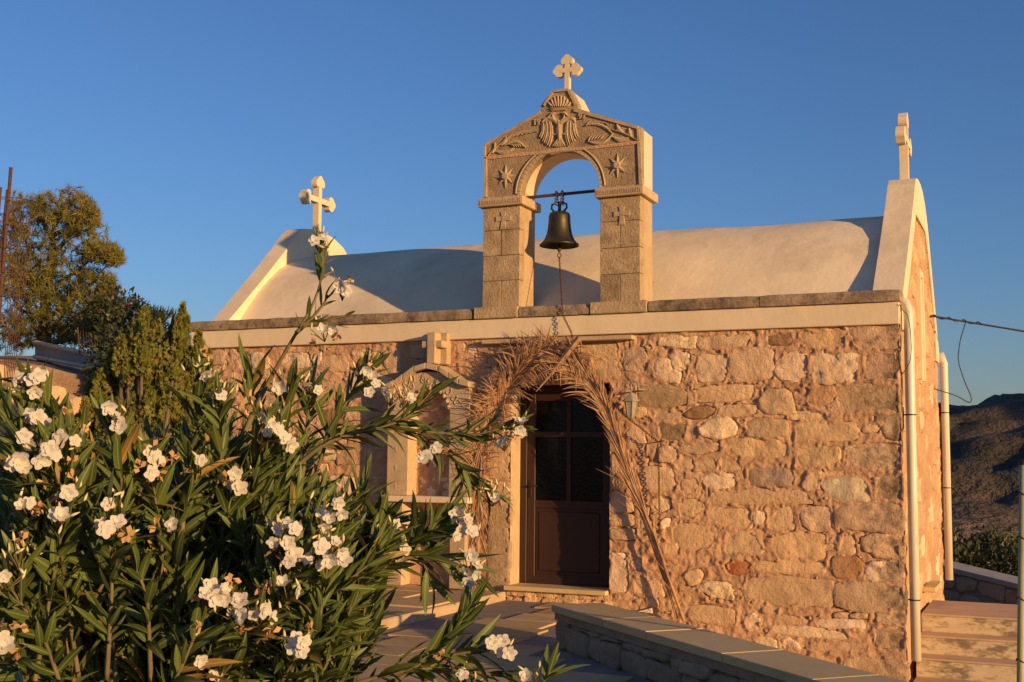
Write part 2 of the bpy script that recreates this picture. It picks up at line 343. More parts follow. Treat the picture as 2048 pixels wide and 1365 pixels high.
# ================================================================ CHAPEL
XL, XR, ZC, ZP = -4.03, 3.79, 2.525, 2.8374
DW, DH = 1.0635, 2.05
chapel = thing('chapel', 'small rubble stone chapel with cream vaulted roof, gable crosses and brown door', 'chapel')
ZA = (1380,640,4.266); ZB = (1380,940,3.791); Z7 = (1200,640,6.205); Z8 = (1200,860,6.205); Z9 = (1200,1060,6.205)
Z5 = (1000,640,5.25); ZJ = (940,960,5.25); ZL = (400,640,5.12); Z0 = (0,0,1.0)
TAN=(.74,.515,.31); OCH=(.77,.525,.29); GRY=(.63,.445,.275); PAL=(.93,.715,.48); BRN=(.34,.21,.115); RED=(.46,.15,.065); ORA=(.58,.34,.15); PNK=(.64,.42,.265)
# outline in the enlarged crop, crop, colour, roughness of the face
STONES = [
 ([(80,140),(480,130),(510,160),(490,225),(300,245),(85,255)],ZA,TAN,1.3),
 ([(645,130),(700,112),(860,105),(870,150),(850,205),(690,210),(650,185)],ZA,BRN,.7),
 ([(930,110),(1200,85),(1330,85),(1320,240),(1230,265),(1000,235),(935,210)],ZA,OCH,1.4),
 ([(1375,75),(1770,50),(1765,240),(1500,245),(1450,235),(1390,170)],ZA,GRY,.6),
 ([(735,215),(880,195),(1190,200),(1200,345),(1000,350),(850,330),(745,310)],Z7,PAL,1.2),
 ([(85,290),(310,300),(315,400),(290,510),(80,520),(70,430)],ZA,PAL,.8),
 ([(345,300),(420,265),(600,245),(705,270),(700,490),(600,500),(380,520),(345,430)],ZA,TAN,.7),
 ([(830,300),(930,265),(990,310),(1005,505),(880,520),(760,490),(725,430)],ZA,PAL,1.2),
 ([(1050,310),(1100,280),(1250,285),(1420,295),(1430,440),(1400,520),(1150,540),(1070,545),(1045,430)],ZA,PAL,1.5),
 ([(1485,265),(1770,270),(1770,510),(1485,510)],ZA,PNK,.3),
 ([(75,590),(200,570),(530,560),(535,655),(400,685),(70,700)],ZA,OCH,.25),
 ([(600,690),(640,610),(820,600),(860,650),(895,770),(810,800),(640,790),(590,740)],ZA,TAN,1.2),
 ([(1010,640),(1050,590),(1220,570),(1240,640),(1200,710),(1100,745),(1010,710)],ZA,ORA,.9),
 ([(1265,590),(1300,560),(1770,545),(1775,790),(1500,800),(1290,795),(1260,690)],ZA,GRY,.7),
 ([(250,770),(290,735),(440,730),(545,735),(550,790),(470,820),(270,830)],ZA,TAN,1.1),
 ([(850,800),(900,780),(1150,790),(1165,850),(1000,860),(860,850)],ZA,OCH,.7),
 ([(85,930),(180,850),(330,840),(400,900),(390,970),(240,1020),(100,980)],ZA,PAL,1.5),
 ([(500,880),(560,850),(810,860),(830,900),(820,990),(700,1000),(500,990)],ZA,GRY,.9),
 ([(900,900),(950,870),(1150,875),(1400,880),(1430,940),(1410,1020),(1200,1030),(910,1030)],ZA,TAN,.8),
 ([(1660,830),(1775,810),(1780,1020),(1680,1000),(1640,930)],ZA,GRY,1.0),
 ([(1359,899),(1366,891),(1400,889),(1437,886),(1437,900),(1404,907),(1361,907)],Z0,TAN,.8),
 ([(400,1020),(700,1010),(830,1040),(835,1170),(600,1185),(440,1180),(330,1120)],ZA,OCH,1.2),
 ([(930,1110),(1000,1080),(1200,1085),(1270,1100),(1270,1190),(1200,1230),(1040,1250),(940,1230)],ZA,TAN,1.3),
 ([(1340,1090),(1400,1070),(1780,1070),(1785,1270),(1500,1280),(1330,1250)],ZA,GRY,1.0),
 ([(60,1220),(100,1195),(235,1200),(230,1270),(130,1295),(65,1260)],ZA,TAN,.3),
 ([(268,1180),(420,1180),(425,1275),(280,1290)],ZA,TAN,.3),
 ([(1050,1180),(1150,1100),(1300,1080),(1420,1110),(1380,1160),(1260,1220),(1100,1215)],Z7,BRN,.5),
 ([(740,0),(740,-80),(1060,-60),(1075,0),(1050,110),(850,120),(750,100)],Z8,(.30,.225,.13),.7),
 ([(105,60),(190,25),(340,45),(345,100),(300,140),(130,140)],ZB,PAL,1.0),
 ([(440,10),(480,-10),(760,-10),(800,60),(770,120),(470,125),(440,60)],ZB,(.44,.34,.235),1.5),
 ([(850,130),(900,20),(1000,5),(990,140),(880,150)],ZB,OCH,.9),
 ([(1010,15),(1270,10),(1265,45),(1020,50)],ZB,OCH,.3),
 ([(1005,110),(1040,80),(1270,60),(1340,110),(1360,220),(1330,235),(1130,230),(1060,190)],ZB,(.80,.68,.50),1.5),
 ([(1410,90),(1460,40),(1600,40),(1605,230),(1420,210)],ZB,GRY,1.0),
 ([(165,190),(190,160),(830,150),(920,250),(800,258),(165,260)],ZB,OCH,.25),
 ([(125,300),(180,285),(460,290),(470,400),(440,445),(280,440),(150,390)],ZB,OCH,.5),
 ([(480,370),(500,310),(560,320),(580,360),(540,410),(500,420)],ZB,PAL,.8),
 ([(600,380),(680,290),(755,290),(785,450),(600,440)],ZB,OCH,.4),
 ([(840,340),(880,290),(1060,290),(1075,380),(1070,450),(950,465),(860,420)],ZB,TAN,1.2),
 ([(1110,270),(1590,255),(1605,480),(1270,450),(1110,440)],ZB,GRY,1.3),
 ([(1345,1062),(1360,1050),(1420,1050),(1427,1075),(1423,1098),(1395,1103),(1360,1095)],Z0,OCH,.4),
 ([(265,530),(300,480),(420,460),(510,490),(550,590),(530,640),(350,640),(270,610)],ZB,TAN,1.3),
 ([(620,530),(700,500),(850,480),(1020,500),(1020,650),(950,690),(720,680),(610,600)],ZB,OCH,1.2),
 ([(1135,540),(1170,500),(1235,510),(1250,620),(1220,640),(1130,625)],ZB,TAN,.3),
 ([(1300,520),(1400,490),(1610,500),(1610,680),(1420,660),(1330,600)],ZB,TAN,1.1),
 ([(1030,560),(1080,520),(1110,570),(1090,605),(1030,600)],ZB,TAN,.5),
 ([(270,720),(330,680),(430,675),(465,720),(440,770),(350,790),(280,760)],ZB,RED,.6),
 ([(495,740),(510,690),(620,690),(1010,710),(1000,790),(700,780),(500,760)],ZB,OCH,.5),
 ([(1085,670),(1260,665),(1300,720),(1290,790),(1200,820),(1110,810),(1085,760)],ZB,(.42,.235,.09),.6),
 ([(1340,740),(1370,705),(1600,705),(1610,830),(1400,840),(1340,830)],ZB,PAL,.9),
 ([(0,770),(80,760),(95,800),(60,850),(0,850)],ZB,TAN,.8),
 ([(75,890),(140,850),(290,860),(325,910),(320,980),(240,970),(130,940)],ZB,PAL,1.6),
 ([(415,880),(450,830),(700,815),(1060,830),(1070,1030),(850,1030),(560,1000),(430,970)],ZB,GRY,1.2),
 ([(1105,870),(1300,850),(1615,880),(1625,1050),(1400,1070),(1110,1040)],ZB,GRY,1.0),
 ([(0,1040),(100,1030),(350,1070),(350,1190),(200,1170),(60,1140),(0,1120)],ZB,OCH,.5),
 ([(430,1110),(480,1090),(530,1130),(520,1200),(460,1210),(425,1170)],ZB,PAL,1.1),
 ([(640,1150),(740,1100),(880,1130),(900,1165),(800,1175)],ZB,PNK,.5),
 ([(970,1160),(1000,1130),(1310,1140),(1315,1210),(1000,1195)],ZB,PAL,.5),
 ([(640,1185),(900,1190),(1200,1240),(1195,1285),(900,1270),(640,1240)],ZB,PAL,.5),
 ([(940,1300),(1360,1310),(1350,1380),(900,1380)],ZB,PNK,.5),
 ([(1420,1080),(1630,1090),(1630,1180),(1420,1160)],ZB,TAN,.7),
 ([(1400,1220),(1540,1200),(1630,1230),(1640,1365),(1420,1340)],ZB,GRY,1.2),
 ([(490,1290),(560,1265),(660,1300),(650,1365),(540,1340)],ZB,PAL,1.0),
 ([(700,1290),(760,1280),(820,1320),(830,1365),(700,1340)],ZB,PAL,1.2),
 ([(1090,1090),(1190,1085),(1200,1120),(1100,1120)],ZB,TAN,.5), ([(1220,1095),(1340,1090),(1340,1125),(1220,1120)],ZB,TAN,.5),
 ([(1690,1312),(1810,1322),(1812,1380),(1700,1370)],Z0,GRY,1.0),
 ([(850,270),(1200,250),(1230,300),(1230,405),(960,415)],Z5,TAN,.4),
 ([(960,420),(1200,430),(1260,520),(1260,590),(1130,630),(1060,640),(1000,560)],Z5,TAN,.4),
 ([(300,400),(380,350),(500,350),(560,400),(580,560),(540,650),(400,650),(310,600)],Z7,GRY,1.7),
 ([(690,540),(750,490),(860,500),(890,620),(1010,650),(980,780),(850,760),(690,690)],Z7,PAL,.7),
 ([(900,400),(1100,430),(1120,500),(1090,620),(935,615),(890,540)],Z7,PAL,.9),
 ([(460,830),(600,800),(900,830),(1050,900),(1060,1030),(900,1080),(600,1080),(470,1040)],Z7,(.50,.36,.215),.6),
 ([(450,1095),(570,1095),(580,1190),(450,1210)],Z7,OCH,.8),
 ([(700,1160),(800,1130),(1000,1150),(1010,1230),(900,1250),(700,1230)],Z7,PNK,.4),
 ([(330,60),(400,-40),(530,0),(560,150),(530,230),(340,230)],Z8,TAN,1.0),
 ([(735,230),(850,210),(950,250),(970,340),(900,390),(740,390)],Z8,TAN,1.1),
 ([(500,500),(640,470),(900,490),(910,740),(700,760),(540,750)],Z8,TAN,.35),
 ([(940,430),(1000,390),(1150,380),(1180,460),(1150,520),(1000,540),(940,500)],Z8,PNK,.8),
 ([(1000,690),(1050,610),(1180,610),(1220,680),(1180,780),(1060,800)],Z8,OCH,.8),
 ([(700,860),(760,830),(860,870),(860,960),(760,1010),(700,960)],Z8,PAL,.9),
 ([(990,900),(1050,850),(1200,840),(1300,920),(1290,1000),(1150,1080),(1020,1050)],Z8,OCH,1.0),
 ([(740,1180),(800,1110),(870,1110),(850,1200),(760,1240)],Z8,PAL,.9),
 ([(160,770),(380,860),(410,1010),(140,1020)],Z8,TAN,.5), ([(140,1060),(410,1060),(420,1180),(140,1190)],Z8,TAN,.5), ([(140,1240),(430,1240),(430,1350),(140,1360)],Z8,TAN,.5),
 ([(140,300),(300,310),(340,550),(345,800),(150,770)],Z9,PAL,.4), ([(420,620),(560,560),(570,820),(440,800)],Z9,TAN,.6),
 ([(1050,580),(1100,520),(1220,500),(1270,560),(1230,650),(1120,690)],Z9,TAN,.8),
 ([(590,640),(740,640),(800,820),(600,830)],Z9,TAN,.5),
 ([(160,80),(330,120),(350,240),(180,240)],Z8,OCH,.6), ([(150,300),(330,420),(340,560),(150,560)],Z8,TAN,.6),
 # left of the door
 ([(190,30),(415,30),(415,175),(190,175)],ZJ,TAN,.4), ([(190,250),(415,250),(415,480),(200,490)],ZJ,(.50,.37,.22),.4), ([(185,510),(405,520),(395,1080),(185,1080)],ZJ,(.47,.35,.215),.7),
 ([(975,800),(1022,800),(1020,870),(975,870)],Z0,TAN,.4), ([(975,880),(1020,880),(1018,955),(975,955)],Z0,TAN,.4),
 # left wing
 ([(325,340),(380,330),(390,390),(350,420)],ZL,PAL,.8), ([(400,400),(450,360),(490,400),(480,520),(400,520)],ZL,PAL,.8), ([(530,370),(600,340),(690,370),(720,480),(640,520),(540,480)],ZL,PAL,1.2),
 ([(850,390),(900,350),(1110,350),(1120,480),(900,490),(840,440)],ZL,PAL,1.2), ([(1170,370),(1250,330),(1230,450),(1170,480)],ZL,PAL,.8), ([(1260,390),(1340,370),(1500,370),(1520,500),(1400,530),(1250,480)],ZL,TAN,1.0),
 ([(1570,340),(1700,310),(1840,350),(1740,390),(1620,380)],ZL,PAL,.8), ([(1890,330),(2040,310),(2048,560),(1950,540),(1880,450)],ZL,TAN,1.0), ([(970,1010),(1060,980),(1220,1000),(1180,1090),(1000,1110)],ZL,TAN,1.0),
 ([(1250,930),(1480,920),(1500,1080),(1300,1070)],ZL,BRN,.8), ([(300,560),(400,540),(470,640),(380,760),(300,700)],ZL,TAN,1.0),
]
def sdpoly(px_, pz_, P):
    P = np.array(P); d = np.full(px_.shape, 1e9); ins = np.zeros(px_.shape, bool); n = len(P)
    for i in range(n):
        a, b = P[i], P[(i+1) % n]; e = b-a
        wx, wz = px_-a[0], pz_-a[1]; t = np.clip((wx*e[0]+wz*e[1])/(e@e+1e-12), 0, 1)
        d = np.minimum(d, (wx-t*e[0])**2 + (wz-t*e[1])**2)
        c = ((a[1] > pz_) != (b[1] > pz_)) & (px_ < (b[0]-a[0])*(pz_-a[1])/(b[1]-a[1]+1e-12)+a[0]); ins ^= c
    d = np.sqrt(d); return np.where(ins, -d, d)
def chaikin(P, it=1, k=0.22):
    for _ in range(it):
        Q = []
        for i in range(len(P)):
            a, b = np.array(P[i]), np.array(P[(i+1) % len(P)]); Q += [a*(1-k)+b*k, a*k+b*(1-k)]
        P = Q
    return P
def resample(P, n):
    P = np.array(P); Q = np.vstack([P, P[:1]]); L_ = np.r_[0, np.cumsum(np.linalg.norm(np.diff(Q, axis=0), axis=1))]
    s = np.linspace(0, L_[-1], n, endpoint=False); return np.stack([np.interp(s, L_, Q[:, 0]), np.interp(s, L_, Q[:, 1])], 1)
def stone_mesh(mb, P, T, rough=1.0, proud=0.015, n=30, small=False):
    P = resample(chaikin(P, 1, 0.08 if rough < .5 else 0.12), n)
    size = np.sqrt(np.ptp(P[:, 0])*np.ptp(P[:, 1])); c = P.mean(0); rl = np.linalg.norm(P-c, axis=1, keepdims=True)+1e-9; P = c+(P-c)*(1+(.004 if small else .009)/rl)
    P = P + rng.uniform(-1, 1, P.shape)*0.03*size*min(rough, 1)
    off = rng.rand(3)*50; V = []; F = []
    def hk(s, z): return float(fbm(s*11+off[0], z*11+off[1], off[2], 3))*0.019*rough + float(vnoise(s*38+off[1], z*38, 2.2))*0.007*rough
    levels = [(1.10, -0.03), (1.075, proud*0.5), (1.03, proud*0.95)]
    for sc, hh in levels:
        for q in P:
            s, z = c + (q-c)*sc; V.append(T(s, z, hh + (0 if hh < 0 else hk(s, z)*(.7 if sc > 1.05 else 1))))
    for L_ in range(2):
        for k in range(n): F.append((L_*n+k, L_*n+(k+1) % n, (L_+1)*n+(k+1) % n, (L_+1)*n+k))
    b = 2*n
    if small:
        V.append(T(c[0], c[1], proud + hk(*c)))
        for k in range(n): F.append((b+k, b+(k+1) % n, len(V)-1))
    else:      # face of the stone: even triangulation with its own bumps
        O_ = [c+(q-c)*1.03 for q in P]; st_ = max(.024, size/7.5); In = [c+(q-c)*.93 for q in P]; pts = []
        for a in np.arange(P[:, 0].min(), P[:, 0].max(), st_):
            for e in np.arange(P[:, 1].min(), P[:, 1].max(), st_):
                q = (a+rng.uniform(-.33,.33)*st_, e+rng.uniform(-.33,.33)*st_)
                if inside(q, In): pts.append(q)
        vv, _, ff, _, _, _ = mathutils.geometry.delaunay_2d_cdt([Vector((float(q[0]), float(q[1]))) for q in O_]+[Vector((float(q[0]), float(q[1]))) for q in pts], [], [list(range(n))], 1, 1e-6)
        if len(vv) == n+len(pts):
            for q in pts: V.append(T(q[0], q[1], proud+.002+hk(*q)))
            F += [tuple(b+k for k in f) for f in ff]
        else:
            V.append(T(c[0], c[1], proud + hk(*c)))
            for k in range(n): F.append((b+k, b+(k+1) % n, len(V)-1))
    mb.add(V, F)
def rubble_face(name, parent, polys, s_segs, z_segs, T, hole, fills, cols, chips=600, chip_ok=None, res=0.0115, stone_name='stone'):
    """mortar sheet with relief, every stone a piece of its own"""
    S = np.unique(np.concatenate([np.linspace(a, b, max(2, int((b-a)/(res*(1.5 if b < .5 else 1)))+1)) for a, b in s_segs]))
    Zs = np.unique(np.concatenate([np.linspace(a, b, max(2, int((b-a)/res)+1)) for a, b in z_segs]))
    GS, GZ_ = np.meshgrid(S, Zs); sd = np.full(GS.shape, 0.5)
    def stamp(P):
        P = np.array(P); m = 0.12
        i0, i1 = np.searchsorted(S, P[:, 0].min()-m), np.searchsorted(S, P[:, 0].max()+m)
        j0, j1 = np.searchsorted(Zs, P[:, 1].min()-m), np.searchsorted(Zs, P[:, 1].max()+m)
        if i1 <= i0 or j1 <= j0: return
        sl = (slice(j0, j1), slice(i0, i1)); sd[sl] = np.minimum(sd[sl], sdpoly(GS[sl], GZ_[sl], P))
    items = []
    for P, col, rg in polys: stamp(P); items.append((P, col, rg, False))
    s0, s1, z0, z1 = S[0], S[-1], Zs[0], Zs[-1]
    for (wr, hr, tries, ok) in fills:
        for _ in range(tries):
            w, hgt = rnd.uniform(*wr), rnd.uniform(*hr); s, z = rnd.uniform(s0, s1-w), rnd.uniform(z0, z1-hgt)
            if not ok(s+w/2, z+hgt/2, w, hgt): continue
            i0, i1, j0, j1 = np.searchsorted(S, s), np.searchsorted(S, s+w), np.searchsorted(Zs, z), np.searchsorted(Zs, z+hgt)
            if sd[j0:j1, i0:i1].size == 0 or sd[j0:j1, i0:i1].min() < 0.012: continue
            j = lambda k: rnd.uniform(-k, k)
            P = [(s+j(w*.1), z+j(hgt*.12)), (s+w*.5, z+j(hgt*.06)), (s+w+j(w*.1), z+j(hgt*.12)), (s+w+j(w*.08), z+hgt*.5), (s+w+j(w*.1), z+hgt+j(hgt*.12)), (s+w*.5+j(.02), z+hgt+j(hgt*.06)), (s+j(w*.1), z+hgt+j(hgt*.12)), (s+j(w*.06), z+hgt*.5)]
            stamp(P); items.append((P, rnd.choice(cols), rnd.choice((.5, .8, 1.0, 1.3)), False))
    big = sd.copy(); chipmb = MB(); nch = 0
    for _ in range(chips*6):
        if nch >= chips: break
        w = rnd.uniform(.03, .095); hgt = rnd.uniform(.015, .036); s, z = rnd.uniform(s0, s1-w), rnd.uniform(z0, z1-hgt)
        if hole(s+w/2, z+hgt/2) or (chip_ok and not chip_ok(s, z)): continue
        i, j_ = min(np.searchsorted(S, s+w/2), len(S)-1), min(np.searchsorted(Zs, z+hgt/2), len(Zs)-1)
        if sd[j_, i] < 0.014: continue
        a0 = rnd.uniform(-.5, .5); P = [(s+w/2+math.cos(a0+k*1.047)*w/2*rnd.uniform(.7,1.1), z+hgt/2+math.sin(a0+k*1.047)*hgt/2*rnd.uniform(.7,1.1)) for k in range(6)]
        stone_mesh(chipmb, P, T, 1.0, rnd.uniform(.006, .014), 7, True); stamp(P); nch += 1
    # mortar relief
    wob = fbm(GS*9, GZ_*9, 4.0, 3)*0.026 + vnoise(GS*40, GZ_*40, 1.0)*0.003
    d = sd + wob
    hgt = 0.007 + fbm(GS*6, GZ_*6, 7.7, 4)*0.013 + vnoise(GS*34, GZ_*34, 3.0)*0.005 + (np.abs(vnoise(GS*11, GZ_*13, 5.5))**.7-.4)*-0.016 + (np.abs(vnoise(GS*24, GZ_*27, 1.5))**.7-.4)*-0.009
    rg = np.exp(-((d-0.012)/0.014)**2)*(0.5+0.5*fbm(GS*5+9, GZ_*5, 2.0, 2)); hgt = hgt + 0.017*np.clip(rg, 0, 1)
    hgt = hgt - 0.016*np.clip((d-0.045)/0.05, 0, 1)*np.clip(0.5+fbm(GS*7, GZ_*7, 5.0, 2), 0, 1)
    crack = np.clip(1-np.abs(vnoise(GS*13+3, GZ_*13, 8.8))*9, 0, 1)*(d > 0.006)*np.clip(fbm(GS*3, GZ_*3, 6.6, 2)*3, 0, 1); hgt = hgt - 0.020*crack
    hgt = hgt - 0.55*np.clip(-d, 0, 0.09)
    gm = np.clip(fbm(GS*4+21, GZ_*4, 9.1, 3)*3.2-.05, 0, 1); hgt = hgt - 0.046*gm*np.exp(-((big+wob*.6-0.005)/0.009)**2)
    mb = MB(); nx = len(S); mb.v = [T(float(a), float(b), float(c)) for a, b, c in zip(GS.ravel(), GZ_.ravel(), hgt.ravel())]
    for j_ in range(len(Zs)-1):
        for i in range(nx-1):
            if hole((S[i]+S[i+1])/2, (Zs[j_]+Zs[j_+1])/2): continue
            b = j_*nx+i; mb.f.append((b, b+1, b+nx+1, b+nx))
    wall = mb.build(name, M['mortar'], parent, smooth=True, fix=False)
    for P, col, rgh, _ in items:
        m = MB(); stone_mesh(m, P, T, rgh, rnd.uniform(.003, .011) if rgh < .5 else rnd.uniform(.003, .019))
        o = m.build(stone_name, M['stone'], wall, smooth=True); k = rnd.uniform(.88, 1.1)
        o.color = (min(1, col[0]*k), min(1, col[1]*k*rnd.uniform(.97,1.03)), min(1, col[2]*k*rnd.uniform(.92,1.08)), 1)
    if nch:
        o = chipmb.build('stone_chips', M['stone'], wall, smooth=True); o.color = (.62,.45,.28,1); tag(o, kind='stuff')
    return wall
Tf = lambda s, z, h: (s, -h, z)
polys = []
for P, Zm, col, rg in STONES:
    q = [on(u, v, 1, 0.0) for u, v in zoom(P, Zm)]
    polys.append(([(min(a[0], XR-.012), a[2]) for a in q], col, rg))
inniche = lambda s, z, w, hh: -1.36-w/2 < s < -0.34+w/2 and z < 2.28+hh/2
indoor = lambda s, z, m=0.0: -m < s < DW+m and -0.0-m < z < DH+m
left_ok = lambda s, z, w, hh: (s+w/2 < -0.12) and not inniche(s, z, w, hh) and z-hh/2 > -0.02 and z+hh/2 < 2.5
low_ok = lambda s, z, w, hh: z+hh/2 < -0.35 and s-w/2 > 1.2
any_ok = lambda s, z, w, hh: not inniche(s, z, w, hh) and not indoor(s, z, .05+w/2) and z-hh/2 > -0.1 and z+hh/2 < 2.5
COLS = [TAN, TAN, OCH, PAL, PNK, GRY]
front = rubble_face('front_wall', chapel, polys, [(XL,0),(0,DW),(DW,XR)], [(-1.1,0),(0,DH),(DH,ZC)], Tf, lambda s, z: indoor(s, z),
    [((.32,.5),(.15,.24),260,left_ok), ((.18,.32),(.1,.17),500,left_ok), ((.2,.4),(.1,.2),200,low_ok), ((.09,.15),(.055,.09),700,any_ok)], COLS, 520, lambda s, z: s > -0.3 or z > 1.2)
# side wall facing the sun
GP = [(0.0,2.60),(0.27,2.86),(1.0,3.52),(1.45,3.95),(1.66,4.17),(1.78,4.25),(2.0,4.285),(2.25,4.285),(2.5,4.25),(2.75,4.16),(3.0,3.98),(3.3,3.66),(3.7,3.2),(3.95,2.88),(4.2,2.60)]
def gp(y, off=0.0): return float(np.interp(y, [q[0] for q in GP], [q[1] for q in GP])) - off
def infill(y, z): return 0.0 < y < 4.2 and (z < 2.5 or (0.45 < y < 3.75 and z < gp(y, 0.33) and z < 3.85))
SD = 4.2
side = rubble_face('side_wall', chapel, [], [(0.0,SD)], [(-1.1,3.88)], lambda s, z, h: (XR-0.012+h, s, z), lambda s, z: not infill(s, z),
    [((.32,.55),(.16,.26),260,lambda s, z, w, hh: all(infill(s+a*w/2, z+b*hh/2) for a in (-1,1) for b in (-1,1))), ((.14,.28),(.09,.16),400,lambda s, z, w, hh: all(infill(s+a*w/2, z+b*hh/2) for a in (-1,1) for b in (-1,1)))], COLS, 0, None, res=0.035)
m = MB(); m.box(XL, XL+.3, 0.03, SD, -1.1, 2.6); m.build('end_wall', M['mortar'], chapel)
m = MB(); m.box(XL+.3, XR-.05, SD-.3, SD, -1.1, 2.6); m.build('rear_wall', M['mortar'], chapel)
m = MB()      # gable frame: plastered band round the stone infill
ys = np.array(sorted(set(list(np.linspace(0.0, SD, 43)) + [q[0] for q in GP]))); inner = [(y, min(gp(y, .33), 3.85) if .45 < y < 3.75 else 2.5) for y in ys]
for i in range(len(ys)-1):
    y0, y1 = ys[i], ys[i+1]; a0, a1 = max(inner[i][1], 2.5), max(inner[i+1][1], 2.5); b0, b1 = gp(y0), gp(y1)
    m.add([(XR+.012,y0,a0),(XR+.012,y1,a1),(XR+.012,y1,b1),(XR+.012,y0,b0),(3.70,y0,a0-.0),(3.70,y1,a1),(3.70,y1,b1),(3.70,y0,b0)], [(0,1,2,3),(3,2,6,7),(0,4,5,1)])
m.prism(GP, 3.53, 3.70, plane='yz')
gr = m.build('gable', M['vault'], chapel, smooth=False)
m = MB(); m.prism(GP, -4.05, -3.80, plane='yz'); gl = m.build('gable', M['vault'], chapel)
m = MB(); m.box(XR-.03, XR+.03, 1.75, 1.82, 2.15, 3.3); m.box(XR-.03, XR+.03, 2.1, 2.17, 2.15, 3.3); m.box(XR-.028, XR+.028, 1.82, 2.1, 3.23, 3.3); m.box(XR-.02, XR+.012, 1.82, 2.1, 2.15, 3.23)
m.build('slit_window', M['cream'], chapel)
m = MB(); m.box(XR+.0, XR+.13, 1.55, 2.3, .02, .07, .008); m.build('side_sill', M['capslab'], chapel)
# corner plaster strip and plinth
# vault
VY = [.22,.33,.47,.66,.85,1.06,1.27,1.48,1.7,1.9,2.1,2.3,2.5,2.72,2.93,3.14,3.35,3.54,3.73,3.87,3.98]
VZ = [2.62,2.74,2.90,3.12,3.32,3.50,3.655,3.77,3.855,3.905,3.92,3.905,3.855,3.77,3.655,3.50,3.32,3.12,2.90,2.74,2.62]
xs = np.linspace(-3.81, 3.54, 90); m = MB(); V = []
for x in xs:
    for y, z in zip(VY, VZ): V.append((x, y, z + float(fbm(x*.55, y*.8, 1.0, 3))*.045 + .02*math.sin((x+1.2)*.8)))
ny = len(VY); m.add(V, [(i*ny+j, (i+1)*ny+j, (i+1)*ny+j+1, i*ny+j+1) for i in range(len(xs)-1) for j in range(ny-1)])
m.build('vault_roof', M['vault'], chapel, smooth=True)
# parapet behind coping, cornice band
m = MB(); m.box(XL-.03, XR+.008, -.05, .24, ZC, 2.725, .006); m.build('cornice_band', M['cream'], chapel)
m = MB(); m.box(-4.0, 3.5, .2, .36, 2.5, 2.76); m.build('gutter_bed', M['vault'], chapel)
def coping(x0, x1, z0, z1, y0=-.075, y1=.27):
    m = MB(); n = max(2, int((x1-x0)/.09)); V = []; F = []
    for i in range(n+1):
        x = x0+(x1-x0)*i/n; e = .004 if i in (0, n) else 0
        jit = [float(vnoise(x*9, k*3.1, x0))*.007 for k in range(6)]
        V += [(x, y0+e+jit[0], z0+e), (x, y0-.006+e+jit[1], (z0+z1)/2), (x, y0+.012+e+jit[2], z1-.006-e+jit[3]), (x, y0+.035+e, z1-e+jit[4]*.6), (x, y1, z1-e+jit[5]*.6), (x, y1, z0+e)]
    for i in range(n):
        for k in range(6): F.append((i*6+k, i*6+(k+1) % 6, (i+1)*6+(k+1) % 6, (i+1)*6+k))
    F.append((0,1,2,3,4,5)); F.append(tuple(n*6+k for k in (5,4,3,2,1,0))); m.add(V, F)
    return m.build('coping_stone', M['coping'], chapel, smooth=False)
for a, b in [(-4.09,-3.05),(-3.042,-2.05),(-2.042,-1.2),(-1.192,-.425),(.10,.86),(1.475,2.55),(2.558,3.805)]: coping(a, b, 2.728, ZP)
# little moulding over the door
m = MB(); m.box(-.30, 1.32, -.105, -.0, 2.462, 2.505, .006); m.build('door_moulding', M['jamb'], chapel)
# door reveal, lintel, threshold
RD = 0.25
m = MB()
m.add([(0,-.004,0),(0,RD+.05,0),(0,RD+.05,DH),(0,-.004,DH)], [(0,1,2,3)]); m.add([(DW,-.004,0),(DW,RD+.05,0),(DW,RD+.05,DH),(DW,-.004,DH)], [(3,2,1,0)])
m.add([(0,-.004,DH),(DW,-.004,DH),(DW,RD+.05,DH),(0,RD+.05,DH)], [(0,1,2,3)])
m.box(-.5, 0, RD+.05, RD+.1, -.1, 2.3); m.box(DW, DW+.5, RD+.05, RD+.1, -.1, 2.3); m.box(0, DW, RD+.05, RD+.1, DH, 2.3)
m.build('door_reveal', M['jamb'], chapel, fix=False)
m = MB(); m.box(-.03, DW-.015, -.09, RD, -.01, .035, .006); m.build('threshold', M['capslab'], chapel)
x = -.02
while x < 1.05:
    w = rnd.uniform(.05,.15)
    for z0, z1 in ((GZ-.02, GZ+rnd.uniform(.03,.06)), (GZ+.055, GZ+.10)):
        j = lambda: rnd.uniform(-.014,.014)
        P = [(x+j(), z0+j()*.5), (x+w*.9+j(), z0+j()*.5), (x+w*.95+j(), z1+j()*.6), (x+w*.4, z1+j()*.5), (x+j(), z1-.01+j()*.5)]
        m = MB(); stone_mesh(m, P, lambda s, z, h: (s, -.012-h, z), 1.2, rnd.uniform(.004,.03), 10, True); o = m.build('stone', M['stone'], front, smooth=False); o.color = (*rnd.choice([PNK, TAN, OCH]), 1)
    x += w
# lintel stone with faint carving over the opening
m = MB(); m.box(-.12, 1.02, -.012, .05, DH+.004, DH+.145, .01); m.build('lintel_stone', M['jamb'], chapel)
